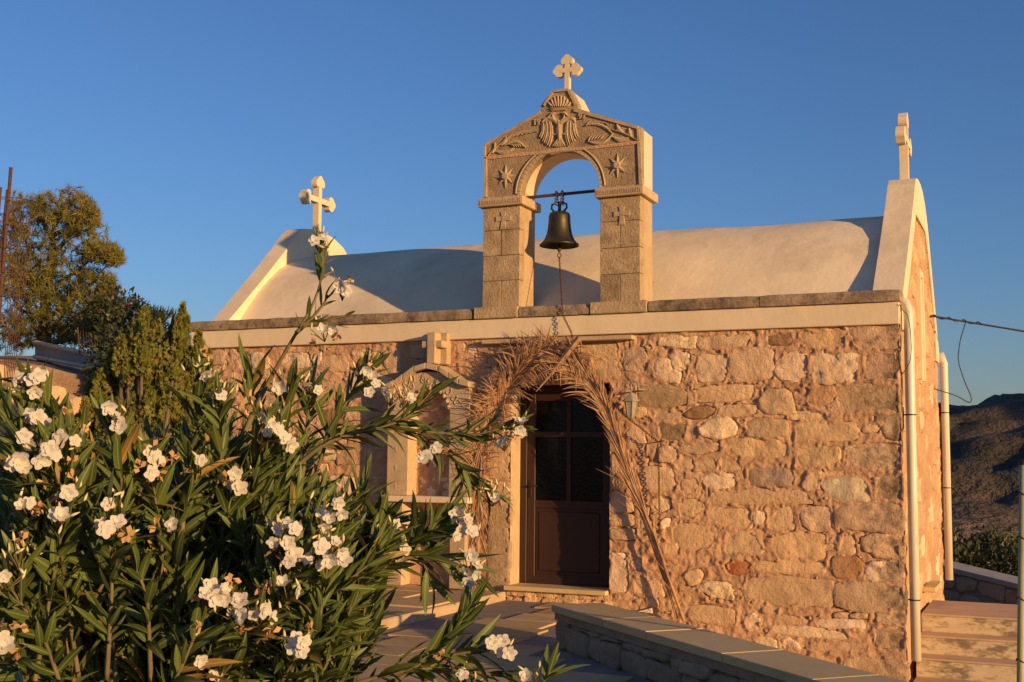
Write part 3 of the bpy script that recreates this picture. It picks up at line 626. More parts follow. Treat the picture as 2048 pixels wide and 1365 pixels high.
# door
door = MB(); y = RD-.01
def frame(mb, x0, x1, z0, z1, t, y0, y1):
    mb.box(x0, x0+t, y0, y1, z0, z1, .004); mb.box(x1-t, x1, y0, y1, z0, z1, .004); mb.box(x0+t, x1-t, y0+.001, y1, z0, z0+t, .004); mb.box(x0+t, x1-t, y0+.001, y1, z1-t, z1, .004)
frame(door, .005, DW-.005, .037, DH-.003, .07, y-.01, y+.05)
dr = door.build('door', M['wood'], chapel)
m = MB(); frame(m, .078, DW-.078, .045, DH-.075, .085, y+.002, y+.04); m.box(.163, DW-.163, y+.004, y+.04, .80, .875, .004); m.box(.163, DW-.163, y+.004, y+.04, 1.52, 1.575, .004); m.box(.51, .555, y+.003, y+.04, .875, DH-.16, .004)
m.build('door_leaf', M['wood'], dr)
m = MB(); m.box(.168, DW-.168, y+.022, y+.03, .13, .80); m.box(.20, DW-.20, y+.014, y+.028, .165, .765, .008); m.build('lower_panel', M['wood'], dr)
for x0, x1 in ((.163,.51),(.555,DW-.163)):
    for z0, z1 in ((.875,1.52),(1.575,DH-.16)):
        m = MB(); m.box(x0, x1, y+.024, y+.03, z0, z1); m.build('pane', M['glass'], dr)
m = MB(); m.tube([(.115,y-.03,1.02),(.115,y-.045,1.02),(.115,y-.05,1.02),(.21,y-.05,1.018)], .008, 8); m.tube([(.115,y+.0,1.02),(.115,y-.045,1.02)], .01, 8); m.box(.098, .132, y-.004, y+.002, .90, 1.07, .002); m.tube([(.115,y-.0,.94),(.115,y-.018,.94)], .008, 8)
m.build('door_handle', M['iron'], dr)
# gable crosses
def cross_outline(hgt, span, w, r, zc_):
    """Latin cross with trefoil ends, (a, z) coordinates, foot at z=0"""
    def lobes(L_):
        P = [(L_-r*1.25, -w)]
        P += [(L_-r*.5+r*math.cos(math.radians(t)), -w-r*.35+r*.75*math.sin(math.radians(t))) for t in range(200, 340, 20)]
        P += [(L_+r*.45+r*.85*math.cos(math.radians(t)), r*.85*math.sin(math.radians(t))) for t in range(-60, 61, 15)]
        P += [(L_-r*.5+r*math.cos(math.radians(t)), w+r*.35+r*.75*math.sin(math.radians(t))) for t in range(20, 170, 20)]
        P += [(L_-r*1.25, w)]; return P
    R_ = lobes(span-r); T_ = lobes(hgt-zc_-r)
    out = [(-w, 0), (w, 0), (w, zc_-w)] + [(a, zc_+b) for a, b in R_] + [(w, zc_+w)]
    out += [(-b, zc_+a) for a, b in T_] + [(-w, zc_+w)]
    out += [(-a, zc_-b) for a, b in R_] + [(-w, zc_-w)]
    return out
def tri_prism(mb, poly, p0, p1, plane, c):
    import mathutils
    n = len(poly); tris = mathutils.geometry.tessellate_polygon([[Vector((a, b, 0)) for a, b in poly]])
    def P(a, b, d): return (c[0]+a, c[1]+d, c[2]+b) if plane == 'xz' else (c[0]+d, c[1]+a, c[2]+b)
    V = [P(a, b, p0) for a, b in poly] + [P(a, b, p1) for a, b in poly]
    F = [tuple(t) for t in tris] + [tuple(n+k for k in reversed(t)) for t in tris] + [(k, (k+1) % n, n+(k+1) % n, n+k) for k in range(n)]
    mb.add(V, F)
m = MB(); tri_prism(m, cross_outline(.78, .36, .036, .058, .46), -.045, .045, 'yz', (-3.925, 2.28, 4.27)); m.build('cross', M['cream'], gl)
m = MB(); tri_prism(m, cross_outline(.75, .36, .036, .058, .45), -.045, .045, 'yz', (3.66, 2.05, 4.27)); m.build('cross', M['cream'], gr)

# ================================================================ BELL TOWER
TX, TW, TG, TD, TY = -0.3367, 0.4208, 0.8727, 0.4055, -0.02
ZB0, ZCB, ZCT, ZE = 2.835, 3.898, 3.992, 4.58
xa, xb, xc, xd = TX, TX+TW, TX+TW+TG, TX+2*TW+TG
tower = thing('bell_tower', 'carved limestone bell gable with round arch rising above the chapel door', 'bell tower', loc=(0.52,0.18,ZB0))
def tpart(mb, name, mat, parent=None, smooth=False):
    o = mb.build(name, mat, None, smooth); o.parent = parent or tower
    o.matrix_parent_inverse = Matrix.Translation((-0.52,-0.18,-ZB0)); return o
def tp(u, v, y=TY): q = on(u, v, 1, y); return (q[0], q[2])
ZR = (960,160,5.25)
def tz(a, b): (u, v), = zoom([(a, b)], ZR); return tp(u, v)
# base blocks on the parapet
for a, b in ((-.405,.092),(.872,1.462)):
    m = MB(); m.box(a, b, -.085, .44, 2.726, ZB0+.008, .008); tpart(m, 'base_block', M['tower'])
# plastered cores and stone facing blocks of the piers
for px0, px1 in ((xa, xb), (xc, xd)):
    m = MB(); m.box(px0+.004, px1-.004, TY+.11, TY+TD, ZB0, ZCB+.01, .006); tpart(m, 'pier_core', M['jamb'])
    hs = [0, .262, .512, .765, 1.0]
    for k in range(4):
        z0, z1 = ZB0+.01+(ZCB-ZB0-.01)*hs[k], ZB0+.01+(ZCB-ZB0-.01)*hs[k+1]
        parts = [(px0, (px0+px1)/2), ((px0+px1)/2, px1)] if k in (0, 2) else [(px0, px1)]
        for a, b in parts:
            m = MB(); m.box(a+.002, b-.002, TY+rnd.uniform(-.004,.003), TY+.125, z0+.002, z1-.002, .004); tpart(m, 'pier_block', M['tower'])
# capitals with shallow lettering strokes
for px0, px1 in ((xa, xb), (xc, xd)):
    m = MB(); o_ = .045; m.box(px0-o_, px1+o_, TY-o_, TY+TD+o_, ZCB, ZCT, .007); cap = tpart(m, 'capital', M['jamb'])
    m = MB(); x = px0-.02
    while x < px1+.02:
        w = rnd.choice((.006,.008,.01)); hh = rnd.uniform(.034,.05)
        m.box(x, x+w, TY-o_-.005, TY-o_+.003, ZCB+.022, ZCB+.022+hh)
        if rnd.random() < .6: zz = ZCB+.022+rnd.uniform(.0,.04); m.box(x+w, x+w+.009, TY-o_-.0045, TY-o_+.003, zz, zz+.008)
        x += w+.011
    m.build('carved_lettering', M['relief'], cap)
# arched panel: stone face and plaster core
cxm, rad = (xb+xc)/2, TG/2
roof_px = [(967.6,289.5),(1080,226),(1085,211),(1103,182.5),(1140,178.5),(1155,206),(1149,218.5),(1278.5,253.7)]
RP = [tp(u, v) for u, v in roof_px]; RP[0] = (xa, RP[0][1]); RP[-1] = (xd, RP[-1][1])
fix = [RP[0], RP[1], (RP[1][0]+.008, RP[2][1]), RP[3], RP[4], (RP[5][0]-.006, RP[5][1]), (RP[5][0], RP[6][1]+.004), RP[7]]
def rooftop(x, d=0.0): return float(np.interp(x, [q[0] for q in fix], [q[1] for q in fix])) - d
def arch_z(x, r, c, zs): return zs + math.sqrt(max(0.0, r*r-(x-c)**2)) if abs(x-c) < r else zs
def column_slab(mb, X, zb, zt, y0, y1):
    n = len(X)
    for i in range(n-1):
        a, b = X[i], X[i+1]; q = [(a, zb(a)), (b, zb(b)), (b, zt(b)), (a, zt(a))]
        V = [(x, y0, z) for x, z in q] + [(x, y1, z) for x, z in q]; F = [(0,1,2,3),(7,6,5,4),(0,4,5,1),(3,2,6,7)]
        if i == 0: F.append((0,3,7,4))
        if i == n-2: F.append((1,5,6,2))
        mb.add(V, F)
Xs = sorted(set([xa, xd] + [q[0] for q in fix] + [cxm+rad*math.cos(math.radians(t))*.99999 for t in range(0, 181, 6)] + list(np.linspace(xa, xd, 20))))
m = MB(); column_slab(m, Xs, lambda x: arch_z(x, rad, cxm, ZCT), lambda x: rooftop(x), TY+.004, TY+.12); panel = tpart(m, 'carved_panel', M['relief_ground'])
m = MB(); Xc = [min(max(x, xa+.004), xd-.004) for x in Xs]; column_slab(m, Xc, lambda x: arch_z(x, rad+.004, cxm, ZCT), lambda x: rooftop(x, .006), TY+.121, TY+TD); tpart(m, 'plaster_core', M['warmcream'])
# reliefs
IDT = Matrix.Translation((-0.52,-0.18,-ZB0))
def rel(mb, name, mat=None):
    return mb.build(name, mat or M['relief'], panel)
def petal(mb, a, b, w, h=.014, bend=0.0, y=TY, conv=tz, n=5, blunt=0.35):
    a, b = np.array(conv(*a)), np.array(conv(*b)); d = b-a; L_ = np.linalg.norm(d); nrm = np.array([-d[1], d[0]])/(L_+1e-9); w = w/5.25*.0049
    L1, R1, Cn = [], [], []
    for i in range(n+1):
        t = i/n; c = a+d*t+nrm*bend*L_*math.sin(math.pi*t); k = (math.sin(math.pi*min(1, max(0, t*.86+.1)))**.7) if blunt else (1-t)
        L1.append(c+nrm*w*k); R1.append(c-nrm*w*k); Cn.append(c)
    V = []; F = []
    for i in range(n+1): V += [(L1[i][0], y+.004, L1[i][1]), (L1[i][0], y-h*.4, L1[i][1]), (Cn[i][0], y-h*.75, Cn[i][1]), (R1[i][0], y-h*.4, R1[i][1]), (R1[i][0], y+.004, R1[i][1])]
    for i in range(n):
        for k in range(4): F.append((i*5+k, i*5+k+1, (i+1)*5+k+1, (i+1)*5+k))
    F.append((0,1,2,3,4)); F.append(tuple(n*5+k for k in (4,3,2,1,0))); mb.add(V, F)
def bar(mb, a, b, w, h=.012, y=TY):
    a, b = np.array(tz(*a)), np.array(tz(*b)); d = b-a; nr = np.array([-d[1], d[0]])/np.linalg.norm(d)*w/2
    mb.prism([tuple(a-nr), tuple(b-nr), tuple(b+nr), tuple(a+nr)], y-h, y+.006, chamfer=.003)
for cx_, cy_ in ((268,1015),(1443,900)):
    m = MB(); c = np.array(tz(cx_, cy_)); r1, r2 = .125, .05; k0 = []
    for k in range(16):
        r = (r1 if k % 4 == 0 else r1*.88) if k % 2 == 0 else r2; t = math.pi/2+k*math.pi/8; k0.append((c[0]+r*math.cos(t), c[1]+r*math.sin(t)))
    V = [(c[0], TY-.022, c[1])] + [(a, TY-.004 if i % 2 == 0 else TY-.006, b) for i, (a, b) in enumerate(k0)] + [(a, TY+.006, b) for a, b in k0]
    F = [(0, 1+i, 1+(i+1) % 16) for i in range(16)] + [(1+i, 17+i, 17+(i+1) % 16, 1+(i+1) % 16) for i in range(16)]; m.add(V, F)
    st = rel(m, 'star')
    m = MB(); ring = [(.036*math.cos(k*math.pi/8), .036*math.sin(k*math.pi/8)) for k in range(16)]; m.prism([(c[0]+a, c[1]+b) for a, b in ring], TY-.027, TY, chamfer=.005); rel(m, 'star_boss')
# border mouldings
m = MB(); bar(m, (60,830), (60,1235), .030); rel(m, 'border')
m = MB(); bar(m, (1672,665), (1690,1100), .034); rel(m, 'border')
m = MB(); bar(m, (50,690), (642,345), .026); rel(m, 'border')
m = MB(); bar(m, (985,318), (1665,505), .030); rel(m, 'border')
m = MB(); bar(m, (1660,515), (1668,640), .026); rel(m, 'border')
m = MB(); bar(m, (50,700), (55,815), .022); rel(m, 'border')
m = MB(); bar(m, (672,275), (765,128), .026); bar(m, (765,122), (935,106), .026); bar(m, (935,115), (1005,262), .030); rel(m, 'crown_border')
m = MB(); bar(m, (60,822), (742,752), .036, .004); bar(m, (742,765), (900,735), .052, .005); bar(m, (900,742), (1680,655), .034, .004); rel(m, 'mortar_joint', M['mortar'])
# rope moulding round the arch
m = MB(); m.tube([(cxm+(rad+.05)*math.cos(math.radians(t)), TY-.004+.002*math.sin(t*1.7), ZCT+.01+(rad+.05)*math.sin(math.radians(t))) for t in range(2, 180, 4) if (ZCT+(rad+.05)*math.sin(math.radians(t))) < 4.42], .011, 6)
rel(m, 'rope_moulding')
m = MB()
for t in range(0, 180, 6):
    q = [(r, math.radians(t+dt)) for r, dt in ((rad+.001,.3),(rad+.034,.3),(rad+.034,5.7),(rad+.001,5.7))]
    m.prism([(cxm+r*math.cos(a), ZCT+r*math.sin(a)) for r, a in q], TY-.006, TY+.01)
rel(m, 'arch_moulding', M['jamb'])
# double-headed eagle
m = MB()
petal(m, (830,430), (838,640), 36, .032, 0); petal(m, (795,452), (868,448), 30, .03)
for s in (-1, 1):
    petal(m, (830,448), (830+s*62, 366), 22, .03, -s*.22); petal(m, (830+s*38,352), (830+s*86,372), 20, .036, s*.12); petal(m, (830+s*74,368), (830+s*112,392), 8, .028)
    petal(m, (830+s*24,462), (830+s*140,404), 26, .03, s*.16); petal(m, (830+s*110,408), (830+s*172,452), 24, .028, s*.2)
    for i in range(7):
        petal(m, (830+s*(84+i*15), 424+abs(i-2)*8+(i > 4)*10), (830+s*(102+i*17), 705-i*14-(i > 4)*20), 11, .018+.006*(i % 2), -s*.09)
    petal(m, (830+s*26, 575), (830+s*96, 606), 12, .022, s*.2); petal(m, (830+s*92, 596), (830+s*104, 628), 8, .022)
for i in range(7): petal(m, (838, 600), (766+i*22, 712-abs(i-3)*4), 11, .024)
rel(m, 'eagle')
m = MB(); petal(m, (745,322), (905,318), 15, .022, .05); petal(m, (738,300), (935,290), 13, .026, -.06)
for i in range(8):
    t = -1+2*i/7; petal(m, (838+t*70, 285-abs(t)*2), (838+t*118, 165+abs(t)**2*70), 15, .024, -.1*t)
rel(m, 'crown')
# palm sprays
for flip in (0, 1):
    m = MB()
    if not flip:
        seg = [((90,795),(330,600),8,.05),((250,640),(585,548),17,.10),((262,690),(480,712),17,.22),((225,690),(282,598),22,-.1),((135,770),(160,660),18,-.08),((178,758),(362,715),26,-.12)]
        fr = [((300+i*45, 610-i*10), (380+i*45, 560-i*3)) for i in range(6)] + [((300+i*32, 680-i*2), (370+i*22, 712-i*2)) for i in range(5)]
    else:
        seg = [((1650,635),(1330,515),8,-.05),((1385,560),(1100,480),17,-.16),((1400,565),(1135,650),17,.22),((1500,560),(1440,470),24,.1),((1590,600),(1570,508),22,.1),((1560,615),(1395,600),26,.14)]
        fr = [((1340-i*42, 470-i*10), (1240-i*30, 455+i*8)) for i in range(5)] + [((1340-i*38, 560+i*6), (1270-i*32, 620+i*6)) for i in range(5)]
    for a, b, w, bd in seg: petal(m, a, b, w, .02, bd)
    for a, b in fr: petal(m, a, b, 8, .022, .12 if not flip else -.12)
    rel(m, 'leaf_spray')
# year numerals
def text_relief(txt, at, size, y):
    cu = bpy.data.curves.new('year_numerals', 'FONT'); cu.body = txt; cu.size = size; cu.extrude = .008; cu.align_x = 'CENTER'; cu.align_y = 'CENTER'
    cu.offset = .0025; cu.resolution_u = 3
    o = bpy.data.objects.new('year_numerals', cu); COL.objects.link(o); bpy.context.view_layer.update()
    me = bpy.data.meshes.new_from_object(o.evaluated_get(bpy.context.evaluated_depsgraph_get())); bpy.data.objects.remove(o)
    q = bpy.data.objects.new('year_numerals', me); COL.objects.link(q); me.materials.clear(); me.materials.append(M['relief'])
    me.transform(Matrix.Translation((at[0], y, at[1])) @ Matrix.Rotation(math.radians(90), 4, 'X')); q.parent = panel
text_relief('19', tz(598,448), .085, TY-.004); text_relief('97', tz(1075,385), .085, TY-.004)
# small crosses on the piers
for cu_, cv_ in ((1007,438),(1244,428)):
    c = tp(cu_, cv_); m = MB()
    def arm(dx, dz, L_, w0, w1):
        d = np.array([dx, dz]); nn = np.array([-dz, dx]); c_ = np.array(c)
        m.prism([tuple(c_+nn*w0), tuple(c_-nn*w0), tuple(c_+d*L_-nn*w1), tuple(c_+d*L_+nn*w1)], TY-.010, TY+.004, chamfer=.003)
    arm(0,1,.075,.018,.03); arm(0,-1,.115,.0181,.034); arm(1,0,.085,.0182,.028); arm(-1,0,.085,.0183,.028)
    m.prism([(c[0]+.02*math.cos(k), c[1]+.02*math.sin(k)) for k in np.linspace(0, 5.5, 8)], TY-.013, TY)
    o = tpart(m, 'carved_cross', M['relief'])
m = MB(); q = on(1135.5, 180, 1, .10); tri_prism(m, cross_outline(.41, .145, .024, .038, .255), -.03, .03, 'xz', (q[0], .10, RP[3][1]-.02)); tpart(m, 'cross', M['cream'])

# ---- bell, headstock bar
bar_ = MB(); zbar = on(1130,388,1,.19)[2]
bar_.tube([(xb-.03,.19,zbar-.006),(xc+.05,.19,zbar+.004)], .017, 8); br = bar_.build('bell_bar', M['rust']); tag(br, 'dark iron bar across the belfry arch carrying the bell', 'bar')
bc = on(1119, 440, 1, .19); BX = bc[0]; ztop = on(1121,423,1,.19)[2]; zlip = on(1118,492,1,.19)[2]; BH = ztop-zlip; R0 = .206
bell = thing('bell', 'dark bronze bell hanging in the belfry arch', 'bell', loc=(BX,.19,zlip))
prof = [(.0,1.0),(.10,.995),(.40,.97),(.50,.93),(.54,.85),(.555,.7),(.585,.5),(.64,.34),(.73,.2),(.86,.09),(.97,.045),(1.0,.02),(.985,-.01),(.95,-.015),(.9,.0),(.7,.14),(.55,.4),(.48,.8),(.0,.9)]
m = MB(); m.lathe([(r*R0, z*BH) for r, z in prof], (0,0,0), 40); m.build('bell_body', M['bronze'], bell, smooth=True)
m = MB(); m.tube([(0,0,BH*.85),(0,0,.0),(0,0,-.03)], [.008,.010,.012], 8); m.lathe([(.001,.03),(.02,.022),(.026,.0),(.02,-.025),(.012,-.05),(.001,-.055)], (0,0,-.015), 12); m.build('clapper', M['rust'], bell, smooth=True)
m = MB()
for a in (-.05, .0, .05): m.tube([(a,-.012,BH*.98),(a*1.7,-.012,BH+.03),(a*1.6,-.012,BH+.07),(a*.5,-.012,BH+.09)], .011, 6)
m.tube([(0,0,BH*.97),(0,0,BH+.1)], .018, 8); m.build('bell_crown', M['bronze'], bell, smooth=True)
def chain_mesh(mb, pts, pitch=.026, r=.0035, w=.009):
    P = np.array(pts, float); L_ = np.r_[0, np.cumsum(np.linalg.norm(np.diff(P, axis=0), axis=1))]
    n = max(2, int(L_[-1]/pitch))
    for i in range(n):
        t = (i+.5)/n*L_[-1]; c = np.array([np.interp(t, L_, P[:, k]) for k in range(3)]); e = np.array([np.interp(min(t+.01, L_[-1]), L_, P[:, k]) for k in range(3)])-np.array([np.interp(max(t-.01, 0), L_, P[:, k]) for k in range(3)]); e /= np.linalg.norm(e)
        s = np.cross(e, [0.31,.95,.05] if i % 2 else [.95,-.31,.05]); s /= np.linalg.norm(s)
        ring = [c+e*pitch*.68*math.cos(a)+s*w*math.sin(a) for a in np.linspace(0, 2*math.pi, 8, endpoint=False)]; ring.append(ring[0]); ring.append(ring[1])
        mb.tube(ring[:9], r, 4, caps=False)
m = MB()
for dx in (-.035, .03): chain_mesh(m, [(BX+dx,.165,BH+zlip+.07),(BX+dx,.17,zbar+.02),(BX+dx,.19,zbar+.03),(BX+dx,.21,zbar+.02),(BX+dx,.215,BH+zlip+.07)], .03, .005, .012)
o = m.build('hanging_chain', M['rust']); tag(o, 'rusty chain loops tying the bell to its bar', 'chain')
m = MB(); zc0 = zlip-.07; r_ = .02
m.tube([(BX+r_*math.cos(a), .19, zc0-.03+1.2*r_*math.sin(a)) for a in np.linspace(0, 2*math.pi, 13)], .005, 5)
hook = on(1316,884,1,-.10); e1 = on(1124,612,1,-.09); e2 = on(1142,664,1,-.13)
chain_mesh(m, [(BX,.19,zc0-.05),(e1[0],-.088,2.845),(e1[0]+.01,-.098,2.73),(e2[0],-.13,e2[2]),(e2[0]+.1,-.17,2.2),on(1200,780,1,-.17),on(1250,832,1,-.14),hook])
chain_mesh(m, [hook, (hook[0]+.005,-.09,hook[2]-.3), (hook[0]+.008,-.075,on(1318,1068,1,-.07)[2])])
o = m.build('bell_chain', M['rust']); tag(o, 'thin rusty bell chain running over the parapet to a hook right of door', 'chain')
m = MB(); m.tube([hook+np.array([.03,.09,.01]), hook+np.array([.03,.02,.01]), hook+np.array([-.01,-.01,0]), hook+np.array([-.03,0,.02])], .006, 6); o = m.build('wall_hook', M['iron']); tag(o, 'black iron hook in the wall holding the bell chain', 'hook')

# ================================================================ SHRINE NICHE
NY = -.20
niche = thing('icon_niche', 'carved stone icon niche with scalloped arch and cross, left of the door', 'niche', loc=(-.86,-.1,-.03))
def npart(mb, name, mat, smooth=False, parent=None):
    o = mb.build(name, mat, None, smooth); o.parent = parent or niche
    if not parent: o.matrix_parent_inverse = Matrix.Translation((.86,.1,.03))
    return o
n0, n1 = -1.33, -.385; nc = (n0+n1)/2
for a, b in ((n0, n0+.25), (n1-.22, n1)):
    m = MB(); m.box(a, b, NY, .02, .905, 1.78, .006); pil = npart(m, 'pilaster', M['jamb'])
    m = MB()
    for k in range(4): zz = 1.0+k*.19; cx2 = (a+b)/2-.02; m.prism([(cx2-.012, zz), (cx2, zz-.03), (cx2+.012, zz), (cx2, zz+.03)], NY-.004, NY+.003)
    npart(m, 'carved_mark', M['relief'], parent=pil)
m = MB(); m.box(n0-.03, n1+.03, NY-.05, .02, .84, .903, .006); npart(m, 'shelf', M['cream'])
for a, b in ((n0+.02, n0+.2), (n1-.2, n1-.02)):
    m = MB(); m.box(a, b, NY+.0, .02, -.015, .838, .008); npart(m, 'leg', M['jamb'])
m = MB(); m.box(n0+.2, n1-.2, -.02, .012, -.015, .838); npart(m, 'lower_recess', M['mortar'])
m = MB(); nr = (n1-.22-(n0+.25))/2; ncx = (n0+.25+n1-.22)/2
Xn = sorted(set([n0, n1]+[ncx+nr*math.cos(math.radians(t))*.9999 for t in range(0, 181, 9)]+list(np.linspace(n0, n1, 18))))
topf = lambda x: 2.03 + .15*max(0, 1-((x-nc)/.42)**2)
column_slab(m, Xn, lambda x: arch_z(x, nr, ncx, 1.782), topf, NY+.002, .018); npart(m, 'arch_front', M['jamb'])
m = MB(); m.add([(n0+.2,.0,.9),(n1-.2,.0,.9),(n1-.2,.0,2.05),(n0+.2,.0,2.05)], [(0,1,2,3)]); npart(m, 'niche_back', M['cream'])
for t in range(8, 180, 16):
    a = math.radians(t); m = MB(); c = (ncx+(nr-.012)*math.cos(a), NY-.004, 1.782+(nr-.012)*math.sin(a))
    m.lathe([(.001,.022),(.015,.016),(.021,.0),(.015,-.016),(.001,-.022)], c, 8); npart(m, 'scallop', M['relief'], True)
m = MB()
for k in range(60):
    t = rnd.uniform(.15, math.pi-.15); r = nr+rnd.uniform(.04, .30); p0 = np.array([ncx+r*math.cos(t), 1.79+r*math.sin(t)])
    if not (n0+.03 < p0[0] < n1-.03) or p0[1] > topf(p0[0])-.04: continue
    sp = rnd.choice((-1, 1)); pts = []
    for q in np.linspace(0, 4.2, 8): rr = .05*(1-q/5.2); pts.append((p0[0]+rr*math.cos(t+sp*q), NY-.002, p0[1]+rr*math.sin(t+sp*q)))
    m.tube(pts, .006, 4)
tag(npart(m, 'carved_scrolls', M['relief']), kind='stuff')
pts = [(-1.34,1.99),(-1.24,2.02),(-1.13,2.09),(-1.0,2.17),(-.86,2.20),(-.72,2.17),(-.6,2.10),(-.48,2.03),(-.36,2.0)]
for k in range(len(pts)-1):
    (x0, z0), (x1, z1) = pts[k], pts[k+1]; m = MB(); m.prism([(x0+.004,z0+.012),(x1-.004,z1+.012),(x1-.004,z1+.07),(x0+.004,z0+.07)], NY-.06-rnd.uniform(0,.004), .015, chamfer=.006); npart(m, 'moulding_block', M['jamb'])
m = MB(); m.box(-.945, -.70, -.085, .018, 2.262, 2.595, .01); cb = npart(m, 'cross_block', M['jamb'])
m = MB(); m.box(-.882, -.775, NY-.01, -.08, 2.265, 2.592, .012); m.box(-.948, -.702, NY+.0, -.079, 2.43, 2.505, .01); npart(m, 'cross_relief', M['jamb'], parent=cb)

# ================================================================ WALL LANTERN
lq = on(1262, 800, 1, -.16); LX, LZ = lq[0], 1.70
lan = thing('wall_lantern', 'small white metal lantern on a scroll bracket beside the door', 'lantern', loc=(LX,-.16,LZ))
def hexfr(mb, r0, z0, r1, z1, n=6):
    V = [(r0*math.cos(k*math.tau/n), r0*math.sin(k*math.tau/n), z0) for k in range(n)] + [(r1*math.cos(k*math.tau/n), r1*math.sin(k*math.tau/n), z1) for k in range(n)]
    mb.add(V, [(k, (k+1) % n, n+(k+1) % n, n+k) for k in range(n)])
whitemetal = material('white_enamel', (.20,.175,.13), (.34,.30,.23), 8, .5, ((60,.15,.002),), stain=(20,.58,.72,(.16,.13,.09),.7), spec=.4)
m = MB(); hexfr(m, .038, .01, .062, .155); m.build('lantern_glass', M['lampglass'], lan)
m = MB()
for k in range(6):
    a = k*math.tau/6; m.tube([(.040*math.cos(a), .040*math.sin(a), .01), (.064*math.cos(a), .064*math.sin(a), .157)], .005, 5)
hexfr(m, .03, -.01, .042, .012); hexfr(m, .001, -.02, .03, -.01); m.build('lantern_frame', whitemetal, lan)
m = MB(); hexfr(m, .085, .155, .078, .168); hexfr(m, .078, .168, .035, .205); hexfr(m, .035, .205, .014, .235); hexfr(m, .014, .235, .001, .262); hexfr(m, .001, .154, .085, .155); m.build('lantern_cap', whitemetal, lan)
m = MB(); sc_ = [(0,0,.26),(0,0,.285)] + [(.035+.038*math.cos(math.radians(t)), .01*(180-t)/180, .30+.042*math.sin(math.radians(t))) for t in range(180, -60, -25)] + [(.09,.08,.27),(.11,.15,.275)]
m.tube(sc_, [.009]*len(sc_), 6); m.build('bracket', whitemetal, lan, smooth=True)
m = MB(); m.box(.09, .135, .148, .162, .235, .325, .004); m.build('wall_plate', whitemetal, lan)

# ================================================================ DRY PALM FRONDS
def curve3(pts, n):
    P = np.array(pts, float); L_ = np.r_[0, np.cumsum(np.linalg.norm(np.diff(P, axis=0), axis=1))]; t = np.linspace(0, L_[-1], n)
    Q = np.stack([np.interp(t, L_, P[:, k]) for k in range(3)], 1)
    for _ in range(3): Q[1:-1] = .5*Q[1:-1]+.25*(Q[:-2]+Q[2:])
    return Q
def strip(mb, pts, w, nrm):
    V = []; F = []; n = len(pts)
    for i, q in enumerate(pts):
        t = pts[min(i+1, n-1)]-pts[max(i-1, 0)]; s = np.cross(t, nrm); s /= np.linalg.norm(s)+1e-9; k = w*(1-(i/(n-1))**2.2*.9)
        V += [q-s*k, q+np.array(nrm)*k*.5, q+s*k]
    for i in range(n-1): F += [(i*3, i*3+1, i*3+4, i*3+3), (i*3+1, i*3+2, i*3+5, i*3+4)]
    mb.add(V, F)
def frond(name, label, pix, yoff, leaf_fn, r0, r1):
    root = thing(name, label, 'palm frond', 'dry palm fronds round the door', loc=tuple(on(pix[0][0], pix[0][1], 1, yoff[0])))
    inv = Matrix.Translation(-Vector(root.location))
    C_ = curve3([on(u, v, 1, y) for (u, v), y in zip(pix, yoff)], 60)
    m = MB(); m.tube(list(C_), list(np.linspace(r0, r1, 60)), 6); o = m.build('rachis', M['straw'], None, True); o.parent = root; o.matrix_parent_inverse = inv
    m = MB(); leaf_fn(m, C_); o = m.build('leaflets', M['straw'], None, fix=False); o.parent = root; o.matrix_parent_inverse = inv; tag(o, kind='stuff')
def leaflets(m, C_, i0, i1, num, ang, lens, side_w, curl, yjit, wd=(.006,.011)):
    for k in range(num):
        t = rnd.uniform(i0, i1); i = min(int(t), len(C_)-2); q = C_[i]+(C_[i+1]-C_[i])*(t-i); T_ = C_[min(i+2, 59)]-C_[max(i-2, 0)]; T_ /= np.linalg.norm(T_)
        sgn = 1 if rnd.random() < side_w else -1; a = math.radians(rnd.uniform(*ang))*sgn
        Nn = np.array([-T_[2], 0, T_[0]]); d = T_*math.cos(a)+Nn*math.sin(a); d[1] = rnd.uniform(*yjit); d /= np.linalg.norm(d)
        L_ = rnd.uniform(*lens); pts = []; c = q.copy(); sag = rnd.uniform(*curl)
        for s in range(6):
            pts.append(c.copy()); c = c+d*L_/5; d = d+np.array([0, 0, -sag/5]); d /= np.linalg.norm(d)
            if c[1] > -.03: c[1] = -.03
        strip(m, pts, rnd.uniform(*wd), [rnd.uniform(-.4,.4), -1, rnd.uniform(-.4,.4)])
def right_leaf(m, C_):
    leaflets(m, C_, 16, 50, 420, (1, 10), (.25,.55), .5, (-.1,.15), (-.12,.10), (.006,.012)); leaflets(m, C_, 3, 20, 60, (0, 4), (.3,.6), .5, (-.05,.05), (-.05,.05)); leaflets(m, C_, 24, 46, 160, (6, 16), (.2,.42), .55, (.0,.3), (-.2,.1))
    leaflets(m, C_, 36, 58, 220, (8, 45), (.18,.38), .6, (0,.9), (-.4,.1))
    leaflets(m, C_, 3, 24, 9, (18, 42), (.3,.5), .9, (0,.1), (-.15,.05), (.004,.006))
def left_leaf(m, C_):
    leaflets(m, C_, 18, 48, 300, (15, 62), (.2,.36), .84, (.1,1.0), (-.5,.05)); leaflets(m, C_, 40, 59, 170, (5, 40), (.16,.3), .6, (.1,1.2), (-.5,.0))
    leaflets(m, C_, 30, 58, 190, (18, 80), (.16,.36), .3, (.3,1.7), (-.45,.0))
    leaflets(m, C_, 2, 30, 110, (1, 8), (.3,.6), .5, (-.1,.1), (-.08,.08)); leaflets(m, C_, 10, 30, 120, (140, 178), (.2,.4), .6, (.2,.8), (-.3,.0))
    leaflets(m, C_, 14, 40, 330, (60, 150), (.12,.32), .8, (.3,1.8), (-.5,.0), (.004,.008))
